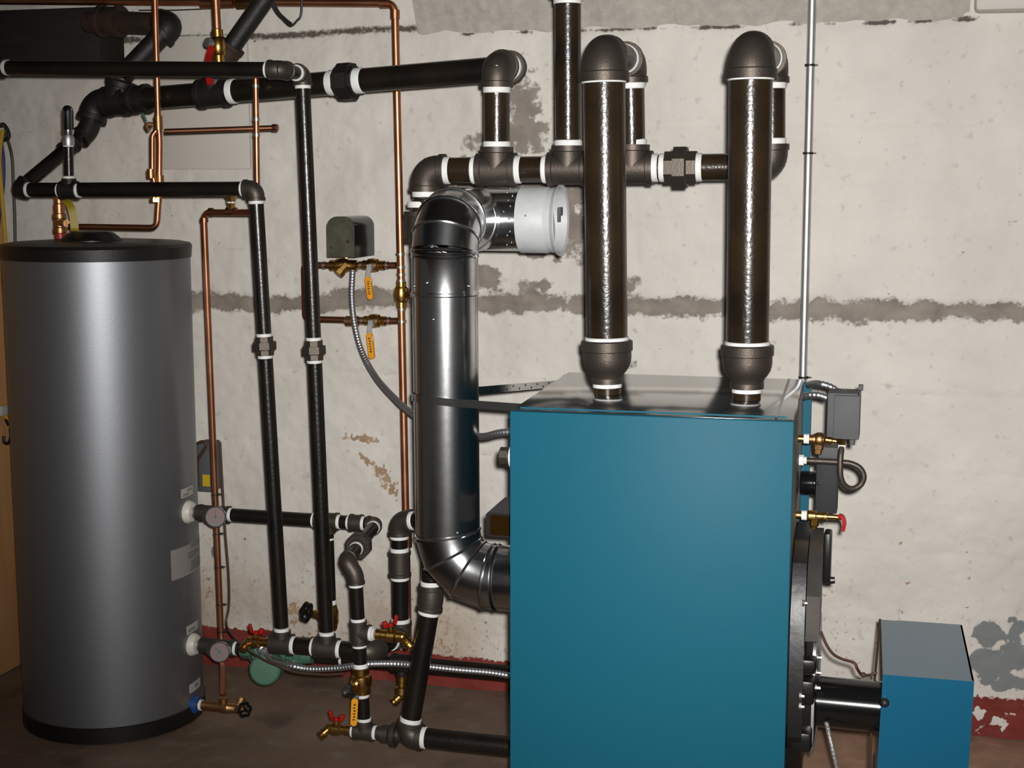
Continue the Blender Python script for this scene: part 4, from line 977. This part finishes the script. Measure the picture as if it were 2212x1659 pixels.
# tank drain
dp=V(ports.x+.014,YT,zD)
td=T('tank_drain','brass tank drain tee with black handwheel near the floor right of the tank','valve',dp)
td.part('body', MB().lathe(dp,X,[(.0,.013),(.018,.0145),(.07,.0145),(.072,.0165),(.092,.0165),(.095,.0145),(.13,.0125)],16).tube([V(at(482,1503,YT).x,YT,zD),at(482,1508,YT)],.0125,14),'bronze')
td.part('thread_tape', MB().lathe(dp,X,[(.004,.0155),(.012,.0155)],20),'tape')
hw=at(528,1533,YT-.03); ds=(hw-(dp+X*.12)).normalized()
td.part('stem', MB().lathe(dp+X*.115,ds,[(0,.011),((hw-(dp+X*.12)).length,.006)],12).lathe(dp+X*.120,V(.3,.3,.9),[(0,.010),(.024,.010),(.025,.012),(.034,.012)],10),'bronze')
handwheel(td, hw, (ds+V(.4,-.35,.1)).normalized(), .0175)
# flexible conduits
def flex(label, pts, r, cat='flexible conduit'):
    P=spline(pts,14); tag(build('flexible_conduit', flexmesh(P,r),'flex',None,P[0]),label,cat,'ribbed flexible conduits')
CQ=at(566,1399,-.555); CD=(at(580,1418,-.588)-CQ).normalized()
flex('ribbed steel conduit curving from the feeder box down behind the flue to the boiler',[at(762,583,-.165),at(760,640,-.165),at(766,700,-.17),at(782,760,-.19),at(812,815,-.24),at(850,858,-.34),at(890,893,-.48),at(940,922,-.60),at(1000,940,-.72),at(1045,943,-.80),at(1090,934,-.85),V(B(0,0,0).x-math.sin(ba)*(-.87-bfl.y)-.002,-.87,at(1100,931,-.87).z)],.0088)
flex('ribbed steel conduit sagging along the floor from the pump to the boiler',[CQ+CD*.034,at(590,1427,-.615),at(606,1433,-.65),at(632,1439,-.668),at(670,1445,-.66),at(730,1443,-.66),at(790,1435,-.665),at(850,1434,-.64),at(905,1438,-.60),at(990,1447,-.58),at(1060,1453,-.565),at(1130,1464,-.555),at(1250,1478,-.52),at(1400,1492,-.50)],.0088)
pu.part('conduit_clamp', MB().lathe(CQ,CD,[(-.030,.012),(-.012,.012),(-.012,.014),(.014,.014),(.016,.0115),(.03,.0115)],16).box(CQ+V(0,-.012,.010),(.012,.012,.012),bev=.002),'galv2')

# ------------------------------------------------------------------ left side of the boiler
jb=T('junction_box','small grey box with glossy amber front on the left side of the boiler','electrical box',at(1078,1160,-1.0))
ja=at(1050,1158,-1.0); jc=at(1100,1110,-1.0); xr=B(0,(-1.0-bfl.y),0).x-.0015
pl=rounded(xr-ja.x, jc.z-ja.z, .006,4,(0,1,1,0))
jo=V((ja.x+xr)/2,-1.0,(ja.z+jc.z)/2)
jb.part('case', MB().prism(pl,jo,X,Z,V(-.004,.16,.0)),'greybox')
jb.part('window', MB().prism([(u*.84+.002,v*.84) for u,v in pl],jo+V(0,-.0025,0),X,Z,V(0,.003,0)),'amber',label='glossy amber window')
jb.part('rim', MB().prism(pl,jo+V(0,-.0015,0),X,Z,V(0,.0016,0)),'plastic')

# ------------------------------------------------------------------ right side: burner door and burner
xs=lambda y: B(BW,(y-bfl.y),0).x            # x of the boiler's right flank at depth y
YD=-.90; xb=xs(YD)
zof=lambda py,px=1735: at(px,py,YD).z
bdr=T('burner_door','black cast iron burner door with bolts on the right side of the boiler','boiler door',V(xb,YD,zof(1640)))
ztop1=zof(1150); zb1=zof(1640)
prof=[(-.235,zb1+.14),(-.235,ztop1-.12),(-.18,ztop1-.02),(-.10,ztop1),(.10,ztop1),(.18,ztop1-.02),(.225,ztop1-.12),(.225,zb1+.14),(.14,zb1),(-.14,zb1)]
xr0=xb+.002
bdr.part('door', MB().prism([(a,b) for a,b in prof],V(xr0,YD,0),W_,Z,U_*.028),'cast')
rim=[(a*.94,(b-(ztop1+zb1)/2)*.95+(ztop1+zb1)/2) for a,b in prof]
mb=MB()
for (y0,z0,sy,sz,dx) in ((-.17,zof(1430),.05,.05,.044),(-.18,zof(1375),.04,.03,.046),(-.20,zof(1520),.05,.04,.042),(-.05,zof(1480),.16,.18,.042)):
    mb.box(V(xr0+.012+dx/2,YD+y0,z0),(dx,sy,sz),bev=.006)
bdr.part('cast_rib', mb,'cast')
mp_=rounded(.26,zof(1345)-zof(1592),.05,5)
xp=at(1766,1480,YD).x
bdr.part('mounting_plate', MB().prism([(a,b) for a,b in mp_],V(xp-.006,YD-.0,(zof(1345)+zof(1592))/2),Yv,Z,V(.006,0,0)),'galv2')
bl=MB()
for (dy,py) in ((-.10,1385),(-.115,1412),(-.112,1445)):
    c=V(xp,YD+dy,zof(py)); bl.lathe(c-X*.004,X,[(0,.0075),(.007,.0075)],6); bl.lathe(c,X,[(0,.004),(.011,.004)],10)
for (dy,py) in ((-.225,1238),(-.235,1422),(-.235,1443)):
    c=V(xr0+.029,YD+dy,zof(py)); bl.lathe(c,X,[(0,.004),(.010,.004)],8); bl.lathe(c,X,[(0,.0065),(.005,.0065)],6)
bdr.part('bolt', bl,'bolt')
# grey shield above the door
za_=zof(1152); zb_=zof(1322)
sh=[(-.20,zb_),(-.20,za_-.08),(-.13,za_-.02),(-.02,za_),(.06,za_),(.06,zb_)]
shl=T('sheet_shield','grey sheet metal shield bolted above the black burner door','shield',V(xb,YD,zb_))
shl.part('shield', MB().prism([(a,b) for a,b in sh],V(xr0+.0295,YD+.0,0),W_,Z,U_*.027),'castgr')
shl.part('bracket', MB().box(V(xr0+.065,YD+.03,zof(1205)),(.016,.05,zof(1155)-zof(1262)),bev=.004).lathe(V(xr0+.068,YD+.03,zof(1258)),V(1,0,.1),[(0,.008),(.014,.007)],10),'cast')

bu=T('oil_burner','blue burner cover with black air tube joined to the boiler door','oil burner',V(0,0,0))
Yf=-1.06; A0=at(1907,1457,Yf); A1=at(2106,1480,Yf)
bt=(A0.z+A1.z)/2
a0=atz(1907,1457,bt); a1=atz(2106,1479,bt); a3=atz(2080,1353,bt); a2=atz(1902,1339,bt)
bw_=((a2-a0)+(a3-a1)).normalized(); bu_=V(bw_.y,-bw_.x,0); bwid=(a1-a0).dot(bu_); bdep=((a2-a0).dot(bw_)+(a3-a1).dot(bw_))/2
def K(u,v,z): return V(a0.x,a0.y,0)+bu_*u+bw_*v+Z*z
KX=(bu_,bw_,Z)
bu.o.location=K(bwid/2,bdep/2,.0); bu.off=Vector(bu.o.location)
fl0=at(1889,1659,Yf); zc=.05
top=[(0.0,bt),(bwid,bt),(bwid*.955,zc),(-.004,zc)]
mb=MB()
# folded sheet cover: front, top, right side and back
th=.004
slx=-(bwid*.045)
def quadbox(p): 
    mb._add(p,[(0,1,2,3),(7,6,5,4),(0,4,5,1),(1,5,6,2),(2,6,7,3),(3,7,4,0)])
F_=lambda v: [K(0,v,bt),K(bwid,v,bt),K(bwid+slx,v,zc),K(-.010,v,zc)]
quadbox(F_(0)+F_(th))
G_=lambda v: [K(.035,v,bt),K(bwid,v,bt),K(bwid+slx,v,zc),K(.030,v,zc)]
quadbox(G_(bdep-th)+G_(bdep))
quadbox([K(0,th,bt),K(bwid,th,bt),K(bwid,bdep-th,bt),K(0,bdep-th,bt)]+[K(0,th,bt-th),K(bwid,th,bt-th),K(bwid,bdep-th,bt-th),K(0,bdep-th,bt-th)])
quadbox([K(bwid,th,bt),K(bwid,bdep-th,bt),K(bwid+slx,bdep-th,zc),K(bwid+slx,th,zc)]+[K(bwid-th,th,bt),K(bwid-th,bdep-th,bt),K(bwid+slx-th,bdep-th,zc),K(bwid+slx-th,th,zc)])
bu.part('cover', mb,'cover',label='blue enamel cover')
bu.part('back_edge', MB().tube([K(-.002,bdep+.004,bt-.002),K(-.014,bdep*.55,bt-.13),K(-.018,bdep*.5,.05)],.0028,8),'wirebrown')
mb=MB().box(K(bwid*.5,bdep*.5,.30),(bwid*.8,bdep*.7,bt-.33),KX,bev=.01).box(K(bwid*.5,bdep*.5,.13),(bwid*.5,bdep*.5,.25),KX,bev=.01)
bu.part('housing', mb,'plastic')
zt_=(at(1840,1470,YD).z+at(1840,1572,YD).z)/2; rt_=(at(1840,1468,YD).z-at(1840,1573,YD).z)/2
ex=K(.06,bdep*.5,0).x
tz0=V(xp+.0005,YD,at(1772,1515,YD).z); tz1=V(ex,YD-.0,at(1900,1527,YD).z)
bu.part('air_tube', MB().tube([tz0,tz1],rt_,48),'gloss')
bu.part('knob', MB().ball(at(1911,1518,Yf-.012),.0095,14).lathe(at(1911,1518,Yf-.012),Yv,[(0,.005),(.02,.005)],10),'rubber')
bu.part('post', MB().box(V(at(1889,1620,YD).x,YD-.05,.15),(.005,.02,.30)),'plastic')
tag(build('igniter_wire', MB().tube(spline([at(1773,1364,YD-.06),at(1785,1392,YD-.07),at(1800,1413,YD-.08),at(1820,1424,YD-.09),at(1845,1432,YD-.10),at(1852,1445,YD-.10),at(1862,1458,YD-.08),at(1880,1458,YD-.09),at(1894,1452,YD-.09)]),.0032,8).ball(at(1865,1458,YD-.085),.006,10),'wirebrown',None,at(1845,1432,YD-.1)),'brown wire looping from the burner door to the blue burner cover','wire')
bc2=resample(spline([at(1785,1560,YD-.055),at(1792,1590,YD-.07),at(1800,1625,YD-.08),at(1812,1680,YD-.08),at(1815,1720,YD-.07)]),.003)
tag(build('braided_cable', MB().tube(bc2,[.0052 if i%3 else .0044 for i in range(len(bc2))],12),'braid',None,bc2[0]),'white braided cable hanging below the black burner tube','cable')

# ------------------------------------------------------------------ controls on the right flank
YP2=-.87; xq=xs(YP2)
pc_=T('pressure_control','grey pressure control box at the upper right of the boiler','control box',at(1830,955,YP2))
a=at(1790,948,YP2); b=at(1862,851,YP2)
wdt=b.x-a.x; hgt=b.z-a.z; cx_=(a.x+b.x)/2; cz_=(a.z+b.z)/2
pc_.part('case', MB().box(V(cx_-.004,YP2+.036,cz_),(wdt+.002,.072,hgt),bev=.003),'greybox')
pc_.part('front_cover', MB().box(V(cx_+.003,YP2-.004,cz_-.001),(wdt-.012,.010,hgt-.006),bev=.002).lathe(V(cx_+.016,YP2-.004,a.z-.004),Z,[(-.006,.006),(.006,.006)],12),'greybox')
pc_.part('back_ear', MB().box(V(b.x-.004,YP2+.062,b.z+.005),(.010,.016,.012),bev=.001),'greybox')
pc_.part('screw', MB().ball(V(cx_-.004,YP2+.02,b.z+.0008),.0042,8).ball(V(cx_+.026,YP2+.0,b.z+.0008),.004,8),'bolt')
pz_=V(at(1818,958,YP2).x,YP2+.02,a.z)
o=pc_.part('inlet_nut', MB().lathe(pz_+Z*.002,-Z,[(0,.0085),(.016,.0085)],6),'brass')
sg=T('siphon_loop','dark steel siphon tube looping once under the grey pressure control box','siphon tube',at(1728,995,YP2))
zz=lambda x,y,dy=0: at(x,y,YP2+.02+dy)
loop=[V(xs(YP2+.02)+.002,YP2+.02,zz(1724,994).z),zz(1745,995),zz(1790,997),zz(1820,999),zz(1840,1002),zz(1858,1012),zz(1866,1030),zz(1858,1048),zz(1840,1056,-.006),zz(1824,1048,-.012),zz(1816,1030,-.016),zz(1815,1008,-.016),zz(1816,985,-.012),pz_-Z*.018+V(0,-.002,0)]
sg.part('tube', MB().tube(spline(loop,8),.0064,14),'iron')
sg.part('thread_tape', MB().lathe(pz_-Z*.0145,-Z,[(0,.0085),(.010,.0085)],16),'tape')
sg.part('fitting', MB().lathe(V(xs(YP2+.02)+.0015,YP2+.02,zz(1724,994).z),X,[(0,.012),(.010,.012),(.011,.008),(.016,.008)],8),'tape',label='white taped fitting')
Yw=-.80
lw=T('water_cutoff','dark grey low water cutoff box with black cylinder on the right of the boiler','control box',at(1785,1112,Yw))
a=at(1760,1108,Yw); b=at(1811,996,Yw); cx_=(a.x+b.x)/2; cz_=(a.z+b.z)/2
b3=at(1811,970,Yw)
lw.part('case', MB().box(V(cx_,Yw+.030,cz_),(b.x-a.x,.058,b.z-a.z),bev=.0025),'dkgrey')
lw.part('terminal_cover', MB().box(V(cx_+.001,Yw+.034,(b.z+b3.z)/2+.001),(b.x-a.x-.004,.045,b3.z-b.z-.001),bev=.003),'greybox')
cyl=V(a.x-.0008,Yw+.022,at(1740,1047,Yw).z); cyx=at(1727,1047,Yw).x
lw.part('solenoid', MB().lathe(cyl,-X,[(0,.020),(0,.027),(.004,.027),(.006,.0255),(cyl.x-cyx-.004,.0255),(cyl.x-cyx,.024),(cyl.x-cyx+.001,.012)],32),'gloss',label='glossy black cylinder')
lw.part('nut', MB().lathe(V(cyx,Yw+.022,cyl.z),-X,[(.0005,.012),(cyx-xs(Yw)-.001,.012)],6),'brass')
lw.part('screw', MB().ball(V(a.x+.007,Yw-.001,cyl.z+.004),.0045,10),'bolt')
def side_valve(name,label,py,cat):
    c=V(xs(Yw-.11)+.001,Yw-.11,at(1718,py,Yw-.11).z); t=T(name,label,cat,c)
    t.part('nipple', MB().lathe(c,X,[(0,.0085),(.012,.0085)],14),'brass')
    t.part('thread_tape', MB().lathe(c,X,[(.011,.0105),(.022,.0105)],16),'tape'); return t,c
rvv,c=side_valve('relief_valve','brass relief valve with white taped joint beside the boiler lid corner',947,'valve')
rvv.part('body', MB().lathe(c,X,[(.022,.009),(.030,.010),(.031,.0125),(.052,.0125),(.054,.008)],12).ball(c+X*.043,.0155,12).lathe(c+X*.043,V(-.1,0,-1),[(0,.0115),(.020,.0115),(.021,.009),(.030,.009)],10),'bronze')
rvv.part('cap', MB().lathe(c+X*.056,V(1,0,-.1),[(0,.0075),(.012,.0075),(.014,.006),(.022,.006)],12),'brass')
dcv,c=side_valve('drain_cock','brass drain cock with red lever hooked down below the black cutoff box',1112,'valve')
dcv.part('body', MB().lathe(c,X,[(.022,.009),(.026,.012),(.040,.012),(.042,.009),(.056,.008),(.057,.0105),(.064,.0105),(.065,.006),(.094,.0055)],12).lathe(c+X*.040,V(-.15,0,-1),[(0,.0105),(.020,.0105),(.022,.008),(.028,.0075)],10),'brass')
dcv.part('lever', MB().ribbon(spline([c+V(.088,0,.004),c+V(.096,-.002,.001),c+V(.100,-.003,-.012),c+V(.097,-.003,-.028)]),Yv,.011,.008),'redh',label='red lever')
# conduits to the control box
flex('upper ribbed conduit arching behind the grey pressure control box',[at(1748,831,YP2+.17),at(1756,829,YP2+.14),at(1770,829,YP2+.09),at(1795,836,YP2+.085),at(1815,850,YP2+.08)],.0078)
flex('short ribbed conduit entering the left side of the grey pressure control box',[at(1737,856,YP2+.05),at(1750,853,YP2+.04),at(1770,854,YP2+.035),at(1787,860,YP2+.035)],.0078)
# rigid conduit on the wall
k0=at(1756,-60,-.03); k0=at(1734,830,-.03)+(k0-at(1734,830,-.03))*((2.298-at(1734,830,-.03).z)/(k0.z-at(1734,830,-.03).z)); k1=at(1734,830,-.03); k2=V(k1.x,-.03,.55)
em=T('metal_conduit','thin galvanized conduit running vertically up the wall at the right','conduit',k2)
em.part('pipe', MB().tube([k0,k1,k2],.0112,20),'galv2')
for y in (141,331,815): 
    p=at(1752.5-17*y/820,y,-.03); em.part('tie', MB().lathe(p,Z,[(-.003,.0122),(-.003,.0135),(.003,.0135),(.003,.0122)],18).box(p+V(.016,.0,0),(.010,.004,.004)),'wireblk')
